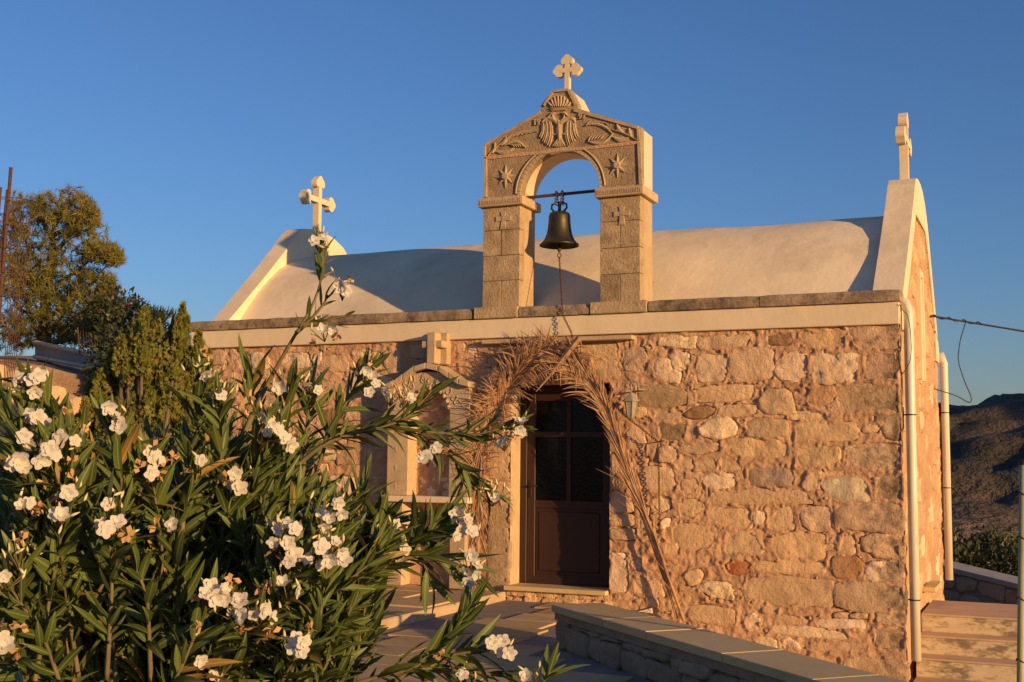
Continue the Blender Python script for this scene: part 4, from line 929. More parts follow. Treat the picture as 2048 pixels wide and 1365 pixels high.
frond('palm_frond', 'long dry palm frond leaning against the wall right of the door', [(1368,1243),(1335,1150),(1308,1075),(1268,975),(1238,890),(1212,820),(1180,765),(1140,720),(1090,700),(1050,705)], [-.14,-.13,-.12,-.12,-.14,-.16,-.18,-.19,-.18,-.16], right_leaf, .016, .006)
for k in range(3):
    m = MB(); m.tube(list(curve3([on(u+k*4-6, v, 1, -.10-.012*k) for u, v in ((1362-k*6,1238),(1330,1150),(1305,1075),(1266,975),(1240,900))], 20)), list(np.linspace(.011,.006,20)), 5); o = m.build('stalk', M['straw'], None, True); fr0 = [q for q in COL.objects if q.name == 'palm_frond'][0]; o.parent = fr0; o.matrix_parent_inverse = Matrix.Translation(-Vector(fr0.location))
frond('palm_frond', 'shaggy dry palm frond arching over the door from its left side', [(957,1168),(955,1080),(956,980),(962,900),(980,840),(1008,790),(1042,738),(1085,705),(1128,702),(1162,728)], [-.11,-.11,-.12,-.15,-.18,-.20,-.21,-.21,-.20,-.18], left_leaf, .018, .006)
m = MB(); A = [on(u, v, 1, -.26) for u, v in ((1158,676),(1128,715),(1100,750),(1072,784))]; strip(m, [np.array(q) for q in A], .032, [.1,-1,.1]); V0 = m.v
o = m.build('palm_sheath', M['straw'], None); so = o.modifiers.new('thickness', 'SOLIDIFY'); so.thickness = .006; tag(o, 'broad pale strip of dry palm sheath hanging over the lintel', 'palm sheath')

# ================================================================ PIPES, CABLES
def pipe(name, label, pts, r, clips, toward):
    root = thing(name, label, 'drainpipe', 'cream drainpipes at the chapel corners', loc=tuple(pts[-1])); inv = Matrix.Translation(-Vector(pts[-1]))
    m = MB(); m.tube(pts, r, 16); o = m.build('pipe', M['pvc'], None, True); o.parent = root; o.matrix_parent_inverse = inv
    for z in clips:
        m = MB(); x, y = pts[-1][0], pts[-1][1]; m.tube([(x, y, z-.006), (x, y, z+.006)], r+.004, 16); m.box(x-toward[0]-.004, x+.004, y-.006, y+.006, z-.006, z+.006); o = m.build('pipe_clip', M['iron'], None); o.parent = root; o.matrix_parent_inverse = inv
fz = lambda v: on(1817, v, 0, XR+.06)[2]
PXX = XR+.075; PYY = .06
pipe('drainpipe', 'cream plastic drainpipe at the front right corner of the chapel', [(XR-.02,PYY,2.76),(PXX-.02,PYY,2.72),(PXX,PYY,2.64),(PXX,PYY,1.0),(PXX,PYY,-.42)], .043, [1.72,.10], (.07,0))
pipe('drainpipe', 'cream plastic drainpipe at the rear right corner of the chapel', [(XR+.02,SD+.02,2.62),(XR+.06,SD+.02,2.5),(XR+.06,SD+.02,-.09)], .045, [1.9,1.0], (.06,0))
def cable(name, label, pts, r, cat='cable', mat='iron'):
    m = MB(); m.tube(list(curve3(pts, 40)), r, 5); o = m.build(name, M[mat], None, True); tag(o, label, cat); return o
a0 = np.array([XR+.015, 3.1, on(1856,629,0,XR)[2]]); b0 = a0 + (deep(2300,700,14.6)-a0)*1.0
m = MB(); m.tube([a0, a0*.5+b0*.5-np.array([0,0,.015]), b0], .011, 6)
tw = a0+(b0-a0)*.22
m.tube([a0+(b0-a0)*t*.22+np.array([.012*math.cos(t*22), 0, .018*math.sin(t*22)]) for t in np.linspace(0, 1, 30)], .007, 5)
o = m.build('overhead_cable', M['iron']); tag(o, 'black overhead cable running from the gable wall to the right', 'cable')
c1 = a0+(b0-a0)*.15
cable('loop_cable', 'thin black cable loop dangling behind the rear drainpipe', [c1, c1+np.array([-.07,0,-.22]), c1+np.array([-.1,0,-.45]), c1+np.array([-.03,.02,-.7]), c1+np.array([.05,.0,-.9]), c1+np.array([.03,0,-.96]), c1+np.array([-.1,0,-.86]), (XR+.02,3.25,c1[2]-.78)], .006)
P3 = lambda u, v: on(u, v, 1, -.03)
cable('thin_wire', 'thin black wire curving down across the front drainpipe', [(XR+.01,-.06,2.70),(XR+.05,-.01,2.62)]+[on(u, v, 1, 0.0) for u, v in ((1814,625),(1821,660),(1823,700),(1820,725),(1812,738),(1802,752))], .0035)

# ================================================================ LOW WALL, STEPS, RIGHT SIDE
LW = 0.40; ZT = 0.2
lw = thing('low_wall', 'low rubble wall with grey cap slabs running from the door to the lower right', 'wall', loc=(1.7,-2.4,GZ))
inv = Matrix.Translation((-1.7,2.4,-GZ))
def lpart(mb, name, mat, smooth=False, parent=None):
    o = mb.build(name, mat, None, smooth); o.parent = parent or lw
    if not parent: o.matrix_parent_inverse = inv
    return o
def lp(s, w, z): q = BEN[0]+BD*s+BN*w; return (q[0], q[1], z)
m = MB(); c8 = [lp(.04,.035,LOW-.5),lp(6.5,.035,LOW-.5),lp(6.5,LW-.02,LOW-.5),lp(.04,LW-.02,LOW-.5)]; m.add(c8+[(a,b,ZT-.05) for a,b,_ in c8], [(0,3,2,1),(4,5,6,7),(0,1,5,4),(1,2,6,5),(2,3,7,6),(3,0,4,7)]); core = lpart(m, 'wall_core', M['grout'])
s = 0.0; L0 = .62
for k, ln in enumerate([.86,.62,.9,.85,.8,.9,.8]):
    a, b = s+.004, s+ln-.004; m = MB(); z = rnd.uniform(-.002,.002)
    m.prism([lp(a,-.02,0)[:2], lp(b,-.02,0)[:2], lp(b,LW,0)[:2], lp(a,LW,0)[:2]], ZT+z, ZT-.05, chamfer=.006, plane='xy'); lpart(m, 'cap_slab', M['capslab']); s += ln
m = MB(); c8 = [lp(.02,0.0,ZT-.11),lp(6.4,0.0,ZT-.11),lp(6.4,LW-.03,ZT-.11),lp(.02,LW-.03,ZT-.11)]; m.add(c8+[(a,b,ZT-.052) for a,b,_ in c8], [(0,3,2,1),(4,5,6,7),(0,1,5,4),(1,2,6,5),(2,3,7,6),(3,0,4,7)]); lpart(m, 'mortar_bed', M['darkstone'])
Tl = lambda s, z, h: lp(s, .035-h, z)
s = .05
while s < 4.2:
    w = rnd.uniform(.12,.36); z = GZ+.0
    while z < ZT-.13:
        hh = min(rnd.uniform(.07,.21), ZT-.11-z); j = lambda: rnd.uniform(-.035,.035)
        P = [(s+.01+j(), z+.01+j()*.5), (s+w*.5, z+j()*.4+.008), (s+w-.01+j(), z+.012), (s+w-.008, z+hh*.5), (s+w-.012+j(), z+hh-.012+j()*.5), (s+w*.5, z+hh-.008), (s+.012+j(), z+hh-.012), (s+.01, z+hh*.5)]
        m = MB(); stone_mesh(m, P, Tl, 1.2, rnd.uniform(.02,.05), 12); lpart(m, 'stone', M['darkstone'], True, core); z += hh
    s += w
# end face stones
for k, z in enumerate((GZ+.01, GZ+.13)):
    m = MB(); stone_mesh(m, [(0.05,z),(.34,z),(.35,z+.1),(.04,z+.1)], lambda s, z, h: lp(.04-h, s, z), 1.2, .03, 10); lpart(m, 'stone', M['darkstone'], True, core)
# pale stone jutting from the wall foot behind it
m = MB(); q = on(1302,1222,1,-.03); m.prism([(q[0]-.13,q[2]-.012),(q[0]+.02,q[2]-.02),(q[0]+.015,q[2]+.03)], -.06, .02, chamfer=.006); o = m.build('stone', M['stone'], front); o.color = (.86,.74,.55,1)

# sunken strip
m = MB(); m.prism([(1.2,-.03),(1.62,-2.2),tuple(BEN[0]+BN*.3),tuple(BEN[0]+BD*12+BN*.3),(14,-6),(14,2.5),(3.82,2.5),(3.82,-.03)], LOW, LOW-.5, plane='xy'); o = m.build('lower_path', M['slab']); tag(o, kind='structure')
st = thing('steps', 'worn yellow painted steps climbing beside the sunlit gable wall', 'steps', loc=(4.3,.5,LOW)); invs = Matrix.Translation((-4.3,-.5,-LOW))
zt, ny_ = -.12, 1.0
for k in range(6):
    m = MB(); m.box(XR+.035, 4.85, ny_-.002-.28*k, 2.2 if k == 0 else ny_-.28*(k-1)-.001, LOW-.02, zt-.021-.165*k, .004); o = m.build('step', M['painted_step'], None); o.parent = st; o.matrix_parent_inverse = invs
    m = MB(); m.box(XR+.035, 4.85, ny_-.008-.28*k, 2.2 if k == 0 else ny_-.28*(k-1)-.003, zt-.02-.165*k, zt-.165*k, .006); o = m.build('tread', M['tread'], None); o.parent = st; o.matrix_parent_inverse = invs
# post at the right edge
p0, p1 = deep(2047,930,6.3), deep(2041,1420,6.2)
post = thing('fence_post', 'leaning green-grey metal fence post at the right edge', 'post', loc=tuple(p1)); invp = Matrix.Translation(-Vector(p1))
bot = p1+(p1-p0)*.62
m = MB(); m.tube([bot, p1, p0], .021, 14); o = m.build('tube', M['palegreenpost'], None, True); o.parent = post; o.matrix_parent_inverse = invp
m = MB(); m.lathe([(.001,.03),(.024,.02),(.025,.0)], tuple(p0), 12); o = m.build('cap', M['iron'], None, True); o.parent = post; o.matrix_parent_inverse = invp
for t in (.12,.3,.55,.8):
    m = MB(); q = p0+(p1-p0)*t; m.tube([q+np.array([.024*math.cos(a),.024*math.sin(a),.01*math.sin(a*2)]) for a in np.linspace(0,6.28,14)], .003, 4)
    o = m.build('wire_tie', M['rust'], None); o.parent = post; o.matrix_parent_inverse = invp
# stone retaining wall behind the chapel
rw = thing('rear_stone_wall', 'shaded rubble boundary wall beyond the landing with pale coping', 'wall', loc=(5,7,-1.5)); invr = Matrix.Translation((-5,-7,1.5))
qa, qb = deep(1870,1133,18.0), deep(2060,1180,16.5); da = np.array([qb[0]-qa[0], qb[1]-qa[1]]); Lr = np.linalg.norm(da); da /= Lr; dn = np.array([da[1], -da[0]])
def rp(s, w, z): q = np.array([qa[0], qa[1]])+da*s+dn*w; return (q[0], q[1], z)
zt_ = lambda s: qa[2]+(qb[2]-qa[2])*s/Lr
m = MB(); m.add([rp(-1.2,0,-3),rp(Lr+1.5,0,-3),rp(Lr+1.5,0,zt_(Lr+1.5)),rp(-1.2,0,zt_(-1.2)),rp(-1.2,-.4,-3),rp(Lr+1.5,-.4,-3),rp(Lr+1.5,-.4,zt_(Lr+1.5)),rp(-1.2,-.4,zt_(-1.2))], [(0,1,2,3),(3,2,6,7),(0,3,7,4),(1,5,6,2)]); wc = m.build('wall_core', M['grout'], None); wc.parent = rw; wc.matrix_parent_inverse = invr
m = MB(); m.add([rp(-1.2,.05,zt_(-1.2)-.02),rp(Lr+1.5,.05,zt_(Lr+1.5)-.02),rp(Lr+1.5,.05,zt_(Lr+1.5)+.05),rp(-1.2,.05,zt_(-1.2)+.05),rp(-1.2,-.45,zt_(-1.2)-.02),rp(Lr+1.5,-.45,zt_(Lr+1.5)-.02),rp(Lr+1.5,-.45,zt_(Lr+1.5)+.05),rp(-1.2,-.45,zt_(-1.2)+.05)], [(0,1,2,3),(3,2,6,7),(0,3,7,4),(1,5,6,2),(0,4,5,1)]); o = m.build('wall_coping', M['concrete'], None); o.parent = rw; o.matrix_parent_inverse = invr
for r in range(5):
    s = -1.2+rnd.uniform(0,.2)
    while s < Lr+1.2:
        w, hh = rnd.uniform(.28,.5), .26; z = zt_(s)-.05-(r+1)*hh; j = lambda: rnd.uniform(-.05,.05)
        P = [(s+.03+j(),z+.03+j()),(s+w*.5,z+.02+j()),(s+w-.03+j(),z+.03+j()),(s+w-.02,z+hh*.5+j()),(s+w-.04+j(),z+hh-.02+j()*.6),(s+w*.4,z+hh-.02),(s+.03+j(),z+hh-.03)]
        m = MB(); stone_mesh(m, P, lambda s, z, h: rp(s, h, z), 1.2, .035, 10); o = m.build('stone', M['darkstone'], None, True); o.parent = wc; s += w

# ================================================================ FOLIAGE BUILDERS
def leafy(name, label, cat, base, centers, mat, n, size, trunk=None, group=None, asp=.45, extra=None, shape='leaf'):
    """shrub: clumps of small leaves through the crown's volume, on a stem"""
    root = thing(name, label, cat, group, loc=tuple(base)); invb = Matrix.Translation(-Vector(base))
    V = []; F = []
    for _ in range(n):
        c, r = centers[rng.randint(len(centers))]; d = rng.randn(3); d /= np.linalg.norm(d); q = np.array(c)+d*np.array(r)*rng.rand()**.45
        ax = rng.randn(3)+np.array([0,0,.7])+d*.8; ax /= np.linalg.norm(ax); sd_ = np.cross(ax, rng.randn(3)); sd_ /= np.linalg.norm(sd_)+1e-9
        L_ = size*rng.uniform(.6,1.3); w = L_*asp*.5; b = len(V); V += [q, q+ax*L_*.5+sd_*w, q+ax*L_, q+ax*L_*.5-sd_*w]; F.append((b,b+1,b+2,b+3))
    m = MB(); m.v = [tuple(q) for q in V]; m.f = F; o = m.build('crown', mat, None, fix=False); o.parent = root; o.matrix_parent_inverse = invb
    m = MB(); top = np.mean([c for c, r in centers], 0)
    for k in range(5):
        c = np.array(centers[rng.randint(len(centers))][0]); m.tube([base, base*.5+c*.5+rng.randn(3)*.06, c], [.05,.03,.012], 6)
    o = m.build('stem', M['bark'], None, True); o.parent = root; o.matrix_parent_inverse = invb
    if extra:
        for nm, mt, cnt, sz in extra:
            V = []; F = []
            for _ in range(cnt):
                c, r = centers[rng.randint(len(centers))]; d = rng.randn(3); d[2] = abs(d[2]); d /= np.linalg.norm(d); q = np.array(c)+d*np.array(r)*1.0
                for k in range(5):
                    t = k*1.257; a = np.array([math.cos(t), math.sin(t)*.6, .5+.4*math.sin(t)]); b = len(V); V += [q, q+a*sz, q+a*sz+np.array([0,0,sz*.7])]; F.append((b,b+1,b+2))
            m = MB(); m.v = [tuple(q) for q in V]; m.f = F; o = m.build(nm, mt, None, fix=False); o.parent = root; o.matrix_parent_inverse = invb; tag(o, kind='stuff')
    return root
# bushes behind the rear wall
for k, (u, v, dd, s) in enumerate([(1900,1120,20,.8),(1950,1105,21,1.0),(1995,1115,21,.9),(2040,1130,20,.9)]):
    b = deep(u, v+60, dd); c = deep(u, v, dd)
    leafy('bush', ['dark green bush nearest the rear drainpipe behind the boundary wall','taller dark bush in the middle behind the boundary wall','dark bush right of the tall one behind the boundary wall','dark bush beside the fence post behind the boundary wall'][k], 'bush', np.array([b[0],b[1],c[2]-1.2]), [(c+rng.randn(3)*np.array([.35,.3,.12]), (.42*s,.42*s,.32*s)) for _ in range(6)], M['shrub'], 1500, .10, group='bushes behind the boundary wall')

# ---- thuja shrubs
def spray_shrub(label, uvs, dist, n, sz=.042):
    c0 = deep(*uvs[0][:2], dist); base = np.array([c0[0], c0[1], GZ-.3 if True else 0]); root = thing('thuja_shrub', label, 'shrub', 'thuja shrubs by the chapel corner', loc=tuple(base)); invb = Matrix.Translation(-Vector(base))
    cones = []
    for (u, v, r, hpx) in uvs:
        c = deep(u, v, dist+rng.uniform(-.3,.3)); cones.append((c, r*dist/CAM_F*.55, hpx*dist/CAM_F*1.0))
        for _ in range(6): k_ = rng.uniform(-.95,.95); c = deep(u+k_*r, v+rng.uniform(-.1,.3)*hpx, dist+rng.uniform(-.4,.3)); cones.append((c, r*dist/CAM_F*rng.uniform(.16,.30), hpx*dist/CAM_F*rng.uniform(.45,.9)*(1-.35*abs(k_))))
    for part, mt, frac in (('foliage', M['thuja'], 1.0), ('dry_foliage', M['thujabrown'], .12)):
        V = []; F = []
        for _ in range(int(n*frac)):
            c, R_, H_ = cones[rng.randint(len(cones))]; t = rng.rand()**.8; a = rng.uniform(0, math.tau); rr = R_*(1-t**1.5)**.8*(.45+.55*rng.rand()**.5)*(1+.28*math.sin(a*3+c[0]*7)*math.cos(t*9+a*2))
            q = c+np.array([rr*math.cos(a), rr*math.sin(a), -t*0+ (t)*H_ - .0])
            out = np.array([math.cos(a)*.5, math.sin(a)*.5, 1.3]); out += rng.randn(3)*.3; out /= np.linalg.norm(out); s_ = np.cross(out, rng.randn(3)); s_ /= np.linalg.norm(s_)
            L_ = sz*rng.uniform(.7,1.5)
            for k in range(4):   # a flat fan of scale twigs
                ang = (-.6+.4*k); d = out*math.cos(ang)+s_*math.sin(ang); w = np.cross(d, np.cross(out, s_))*L_*.09; b = len(V); l2 = L_*(1-.25*abs(ang)); V += [q-w, q+d*l2*.6-w*1.3, q+d*l2, q+d*l2*.6+w*1.3]; F.append((b,b+1,b+2,b+3))
        m = MB(); m.v = [tuple(q) for q in V]; m.f = F; o = m.build(part, mt, None, fix=False); o.parent = root; o.matrix_parent_inverse = invb
    m = MB()
    for c, R_, H_ in cones: m.tube([base, (base+c)*.5+rng.randn(3)*.05, c+np.array([0,0,H_*.6])], [.045,.03,.01], 6)
    o = m.build('stem', M['bark'], None, True); o.parent = root; o.matrix_parent_inverse = invb
spray_shrub('rounded yellow green thuja between pine and chapel', [(285,760,60,140),(270,830,95,160),(245,860,95,110),(310,850,75,210),(240,800,60,130),(215,850,50,90),(270,920,110,130),(200,920,80,110),(340,930,80,130),(300,880,90,110)], 10.8, 15000)
spray_shrub('slender tipped yellow green thuja against the chapel corner', [(362,720,26,112),(355,770,50,120),(395,770,30,110),(385,830,55,130),(345,860,60,150)], 11.8, 10500)
spray_shrub('low thuja at the foot of the stone terrace wall', [(185,860,40,110),(175,890,50,90),(205,890,45,100)], 11.2, 3200)

# ---- pine
pb = deep(90,742,21.0); pine = thing('pine_tree', 'bushy pine tree with forked trunk on the terrace at left', 'tree', loc=tuple(pb)); invb = Matrix.Translation(-Vector(pb)); sc_ = 21.0/CAM_F
def pp(u, v, dy=0.0): return deep(u, v, 21.0+dy)
m = MB(); limbs = []
m.tube([pb-np.array([0,0,.6]), pp(90,700), pp(88,640,.1), pp(96,560,-.1), pp(105,480,.1), pp(112,420)], [.15,.13,.1,.075,.05,.02], 8)
LIM = [((89,690),(60,640),(40,560)),((92,690),(140,680),(185,650)),((90,640),(150,600),(215,530)),((95,580),(150,545),(200,505)),((98,560),(60,500),(30,440)),((100,520),(140,470),(170,440)),((105,480),(80,430),(65,410)),((108,450),(135,415),(150,400)),((92,660),(150,650),(200,600)),((90,640),(40,620),(5,560)),((95,600),(50,560),(10,500)),((105,470),(150,455),(190,470)),((90,670),(120,640),(150,590)),((92,690),(40,690),(0,640))]
tips = []
for a, b, c in LIM:
    d1, d2 = rng.uniform(-.8,.8), rng.uniform(-1.3,1.3); A_, B_, C2 = pp(*a), pp(*b, d1*.5), pp(*c, d2); m.tube([A_, B_, C2], [.05,.032,.012], 6)
    for _ in range(9):
        t = rng.uniform(.35,1.1); q = A_*(1-t)**2+2*B_*t*(1-t)+C2*t*t; tip = q+rng.randn(3)*np.array([.16,.25,.12])+np.array([0,0,.06]); m.tube([q, (q+tip)/2+rng.randn(3)*.02, tip], [.014,.009,.005], 4); tips.append(tip)
o = m.build('trunk', M['bark'], None, True); o.parent = pine; o.matrix_parent_inverse = invb
CR = [(60,430,48,40),(120,415,60,30),(150,425,45,30),(170,440,30,22),(140,490,60,40),(200,505,35,20),(225,515,22,16),(60,520,60,50),(20,500,40,60),(120,560,70,45),(190,570,45,30),(40,600,60,60),(140,630,60,40),(200,620,35,25),(80,660,50,35),(20,670,45,40),(160,670,45,25),(210,590,20,18),(180,650,40,22),(200,660,40,25),(110,600,60,50),(60,560,60,50)]
for _ in range(2500):
    u, v, ru, rv = CR[rng.randint(len(CR))]; a = rng.randn(2); a /= np.linalg.norm(a); k = rng.rand()**.45; tips.append(pp(u+a[0]*ru*k, v+a[1]*rv*k, rng.uniform(-1.0,1.0)))
V = []; F = []
for q in tips:
    ax = rng.randn(3)*.6+np.array([.15,-.1,.8]); ax /= np.linalg.norm(ax); ln = rng.uniform(.10,.2)
    for k in range(24):
        t = rng.rand(); d = ax*rng.uniform(.2,.9)+rng.randn(3)*.45; d /= np.linalg.norm(d); o_ = q+ax*ln*(t-.5); L_ = rng.uniform(.08,.15); s_ = np.cross(d, rng.randn(3)); s_ /= np.linalg.norm(s_); b = len(V)
        V += [o_-s_*.006, o_+s_*.006, o_+d*L_]; F.append((b,b+1,b+2))
m = MB(); m.v = [tuple(q) for q in V]; m.f = F; o = m.build('crown', M['pine'], None, fix=False); o.parent = pine; o.matrix_parent_inverse = invb
# ---- shrubs further back
def C3(u, v, d, r): return (deep(u, v, d), r)
leafy('flowering_shrub', 'dark shrub with red flowers behind the thuja shrubs', 'shrub', deep(240,720,19), [C3(u, v, 19+rng.uniform(-.5,.5), (.32,.4,.26)) for u, v in ((215,620),(240,610),(265,625),(230,650),(270,655),(200,660),(250,680),(285,660),(210,700))], M['shrub'], 3200, .09, extra=[('blossom', M['redflower'], 60, .03)])
leafy('background_shrub', 'dark evergreen shrub beside the ramp behind the thuja', 'shrub', deep(225,780,16), [C3(u, v, 16+rng.uniform(-.4,.4), (.3,.4,.3)) for u, v in ((225,720),(240,690),(215,760),(235,790),(260,740),(280,700),(300,680))], M['shrub'], 3000, .08)
# fan palm tops
for k, (u, v, lab) in enumerate([(298,640,'small fan palm showing left of the thuja tip'),(330,645,'small dark fan palm just left of the thuja tip')]):
    b = deep(u, v+110, 16); root = thing('fan_palm', lab, 'palm', 'fan palms behind the thuja', loc=tuple(b)); ib = Matrix.Translation(-Vector(b)); c = deep(u, v+18, 16)
    m = MB(); m.tube([b, (b+c)/2, c], [.07,.06,.05], 8); o = m.build('trunk', M['bark'], None, True); o.parent = root; o.matrix_parent_inverse = ib
    for f in range(6):
        m = MB(); a0 = -1.2+f*.48+rng.uniform(-.1,.1); cdir = np.array([math.sin(a0)*.9, rng.uniform(-.4,.4), math.cos(a0)*.8+.2]); hub = c+cdir*.16
        m.tube([c, hub], .008, 4)
        for j in range(13):
            a = a0+(-1.0+j/6.0)*.95; d = np.array([math.sin(a), .25*rng.randn(), math.cos(a)]); s_ = np.array([math.cos(a), .2, -math.sin(a)])*.009; tip = hub+d*.2; m.add([hub-s_*.3, hub+d*.11-s_, tip, hub+d*.11+s_, hub+s_*.3], [(0,1,2,3,4)])
        o = m.build('frond', M['shrub'], None, fix=False); o.parent = root; o.matrix_parent_inverse = ib
# ---- terrace wall, ramp, mesh fence, tarp
tw = thing('terrace_wall', 'pale rubble terrace wall below the pine tree', 'wall', loc=tuple(deep(60,860,15))); it = Matrix.Translation(-Vector(deep(60,860,15)))
wa, wb = deep(-120,730,15.0), deep(175,790,15.6); dv = wb-wa; Lt = np.linalg.norm(dv[:2]); du = np.array([dv[0], dv[1]])/Lt; un = np.array([du[1], -du[0]])
TT = lambda s, z, h: (wa[0]+du[0]*s+un[0]*h, wa[1]+du[1]*s+un[1]*h, z)
ztp = lambda s: float(np.interp(s/Lt, [0, .35, .62, .85, 1.15], [wa[2]+.05, wa[2]+.03, wa[2]-.06, wb[2]+.02, wb[2]-.15]))
m = MB(); n = 24
for i in range(n):
    s0, s1 = Lt*1.15*i/n, Lt*1.15*(i+1)/n
    m.add([TT(s0,wa[2]-2.6,0),TT(s1,wa[2]-2.6,0),TT(s1,ztp(s1),0),TT(s0,ztp(s0),0),TT(s0,ztp(s0),-.45),TT(s1,ztp(s1),-.45)], [(0,1,2,3),(3,2,5,4)])
tc = m.build('wall_core', M['grout'], None, True); tc.parent = tw; tc.matrix_parent_inverse = it
for r in range(6):
    s = rnd.uniform(0,.15)
    while s < Lt*1.1:
        w, hh = rnd.uniform(.25,.48), .24; z = ztp(s+w/2)-.03-(r+1)*hh+.03; j = lambda: rnd.uniform(-.035,.035)
        P = [(s+.02+j(),z+.02+j()),(s+w*.5+j(),z+.01),(s+w-.02+j(),z+.02+j()),(s+w-.01,z+hh*.5),(s+w-.03+j(),z+hh-.02+j()),(s+w*.45,z+hh-.01),(s+.02+j(),z+hh-.02)]
        m = MB(); stone_mesh(m, P, TT, 1.1, .03, 10); o = m.build('stone', M['stone'], None, True); o.color = (*rnd.choice([PAL,TAN,GRY]), 1); o.parent = tc; s += w
rampq = [deep(u, v, d) for u, v, d in ((70,684,20.5),(210,716,18.6),(212,742,18.6),(70,714,20.5))]
m = MB(); off = np.array([.05,.35,0]); m.add(rampq+[q+off for q in rampq], [(0,1,2,3),(7,6,5,4),(0,4,5,1),(1,5,6,2),(2,6,7,3)]); rr_ = m.build('concrete_ramp', M['concrete']); tag(rr_, 'grey concrete ramp side with pale edges under the pine', 'ramp')
for a, b in ((0,1),(3,2)):
    m = MB(); m.tube([rampq[a]+np.array([0,-.03,0]), rampq[b]+np.array([0,-.03,0])], .035, 4); o = m.build('pale_edge', M['cream'], rr_)
# hillside shelf that carries pine and ramp
sh = MB(); V = []; F = []; U_ = np.linspace(-500, 420, 26); Dp_ = [15.95,16.0,17,19,21.5,25,32,45]
for d_ in Dp_:
    for u in U_:
        vv = float(np.interp(u, [-500,0,90,170,300,420], [690,716,726,748,775,800])); q = deep(u, vv, 15.5); q = np.array([CAM_POS[0]+(q[0]-CAM_POS[0])*d_/15.5, CAM_POS[1]+(q[1]-CAM_POS[1])*d_/15.5, 0]); z0 = deep(u, vv, 15.5)[2]
        V.append((q[0], q[1], z0-.02+((d_-16.0)*.085 if d_ > 15.97 else -2.4)+float(fbm(q[0]*.8, q[1]*.8, 2.0, 3))*.10))
nu = len(U_); F = [(j*nu+i, j*nu+i+1, (j+1)*nu+i+1, (j+1)*nu+i) for j in range(len(Dp_)-1) for i in range(nu-1)]
sh.v = V; sh.f = F; o = sh.build('hillside', M['soil'], smooth=True, fix=False); tag(o, kind='structure')
mf = thing('mesh_fence', 'wire mesh fence panel between pine and dark shrub', 'fence', loc=tuple(deep(190,710,18))); im = Matrix.Translation(-Vector(deep(190,710,18)))
for x0, y0, x1, y1 in ((155,660,160,705),(230,678,232,720)):
    m = MB(); m.tube([deep(x0,y0-5,18), deep(x1,y1+5,18)], .012, 6); o = m.build('post', M['rust'], None); o.parent = mf; o.matrix_parent_inverse = im
m = MB()
for k in range(14): u = 155+k*5.6; m.tube([deep(u,661+k*1.3,18), deep(u+3,705+k*1.1,18)], .004, 4)
for k in range(8): m.tube([deep(155,661+k*6,18), deep(232,680+k*5.6,18)], .004, 4)
o = m.build('wire_mesh', M['iron'], None); o.parent = mf; o.matrix_parent_inverse = im
m = MB(); P = [deep(u, v, d) for u, v, d in ((70,858,9.5),(92,828,9.7),(112,816,9.9),(135,822,9.8),(150,858,9.4))]; lowp = [q-np.array([0,.1,.9]) for q in P]; m.add(P+lowp, [(i, i+1, 6+i, 5+i) for i in range(4)]+[(0,4,3,2,1)]); o = m.build('tarpaulin', M['bluetarp']); so = o.modifiers.new('thickness','SOLIDIFY'); so.thickness = .02; tag(o, 'blue tarpaulin heap below the terrace wall', 'tarpaulin')

# ---- rebar cage at the left edge
rb = thing('rebar_cage', 'rusty reinforcing steel cage standing at the left edge', 'rebar cage', loc=tuple(deep(10,900,7))); ir = Matrix.Translation(-Vector(deep(10,900,7)))
bars = [((22,335),(-20,860),7.0,.0105),((14,380),(-30,860),7.3,.007),((2,375),(-40,860),6.8,.007)]
bars += [((26+k*7.5,398+k*3),(12+k*2.6-6,800),7.2+.03*k,.0025) for k in range(7)]
for (a, b, d_, r) in bars:
    m = MB(); m.tube([deep(*a, d_), deep(*b, d_)], r, 6); o = m.build('steel_bar', M['rust'], None, True); o.parent = rb; o.matrix_parent_inverse = ir
for k in range(9):
    v = 402+k*47; m = MB(); e = 76-k*5; q = [deep(-12,v-8,6.9), deep(12,v-2,6.95), deep(e*.55,v+4,7.1), deep(e,v+2,7.35), deep(e*.4,v-6,7.7), deep(-12,v-8,7.5)]
    m.tube(q, .0026, 5); o = m.build('stirrup', M['rust'], None, True); o.parent = rb; o.matrix_parent_inverse = ir

# ================================================================ OLEANDER IN THE FOREGROUND
ole = thing('oleander', 'large white flowering oleander bush filling the left foreground', 'shrub', loc=tuple(np.r_[deep(330,1365,3.0)[:2], GZ])); OB = np.array(ole.location); io = Matrix.Translation(-Vector(ole.location))
LEAFV = []
for k, (curl, fold) in enumerate([(.05,.3),(-.22,.45),(.28,.25),(-.48,.35)]):
    V = []; F = []; UV = []; ts = [0,.12,.3,.5,.7,.87,1.0]; ws = [.024,.058,.086,.090,.073,.04,.0]
    for t, w in zip(ts, ws):
        z = curl*t*t; V += [(-w, t, z+w*fold), (0, t, z), (w, t, z+w*fold)]; UV += [(.5-w*5, t), (.5, t), (.5+w*5, t)]
    for i in range(6): F += [(i*3, i*3+1, i*3+4, i*3+3), (i*3+1, i*3+2, i*3+5, i*3+4)]
    LEAFV.append((np.array(V), F, UV))
def uvmesh(name, V, F, UV, mat):
    me = bpy.data.meshes.new(name); me.from_pydata([tuple(q) for q in V], [], F); l = me.uv_layers.new(name='UVMap')
    idx = np.zeros(len(me.loops), int); me.loops.foreach_get('vertex_index', idx); l.data.foreach_set('uv', np.array(UV)[idx].ravel().astype(float))
    me.polygons.foreach_set('use_smooth', [True]*len(me.polygons)); me.materials.append(mat); return me
LEAFME = [uvmesh('leaf', *lv, M['leaf']) for lv in LEAFV]
LEAVES = []; stems = MB(); budmb = MB(); wiltmb = MB(); FLOW = []
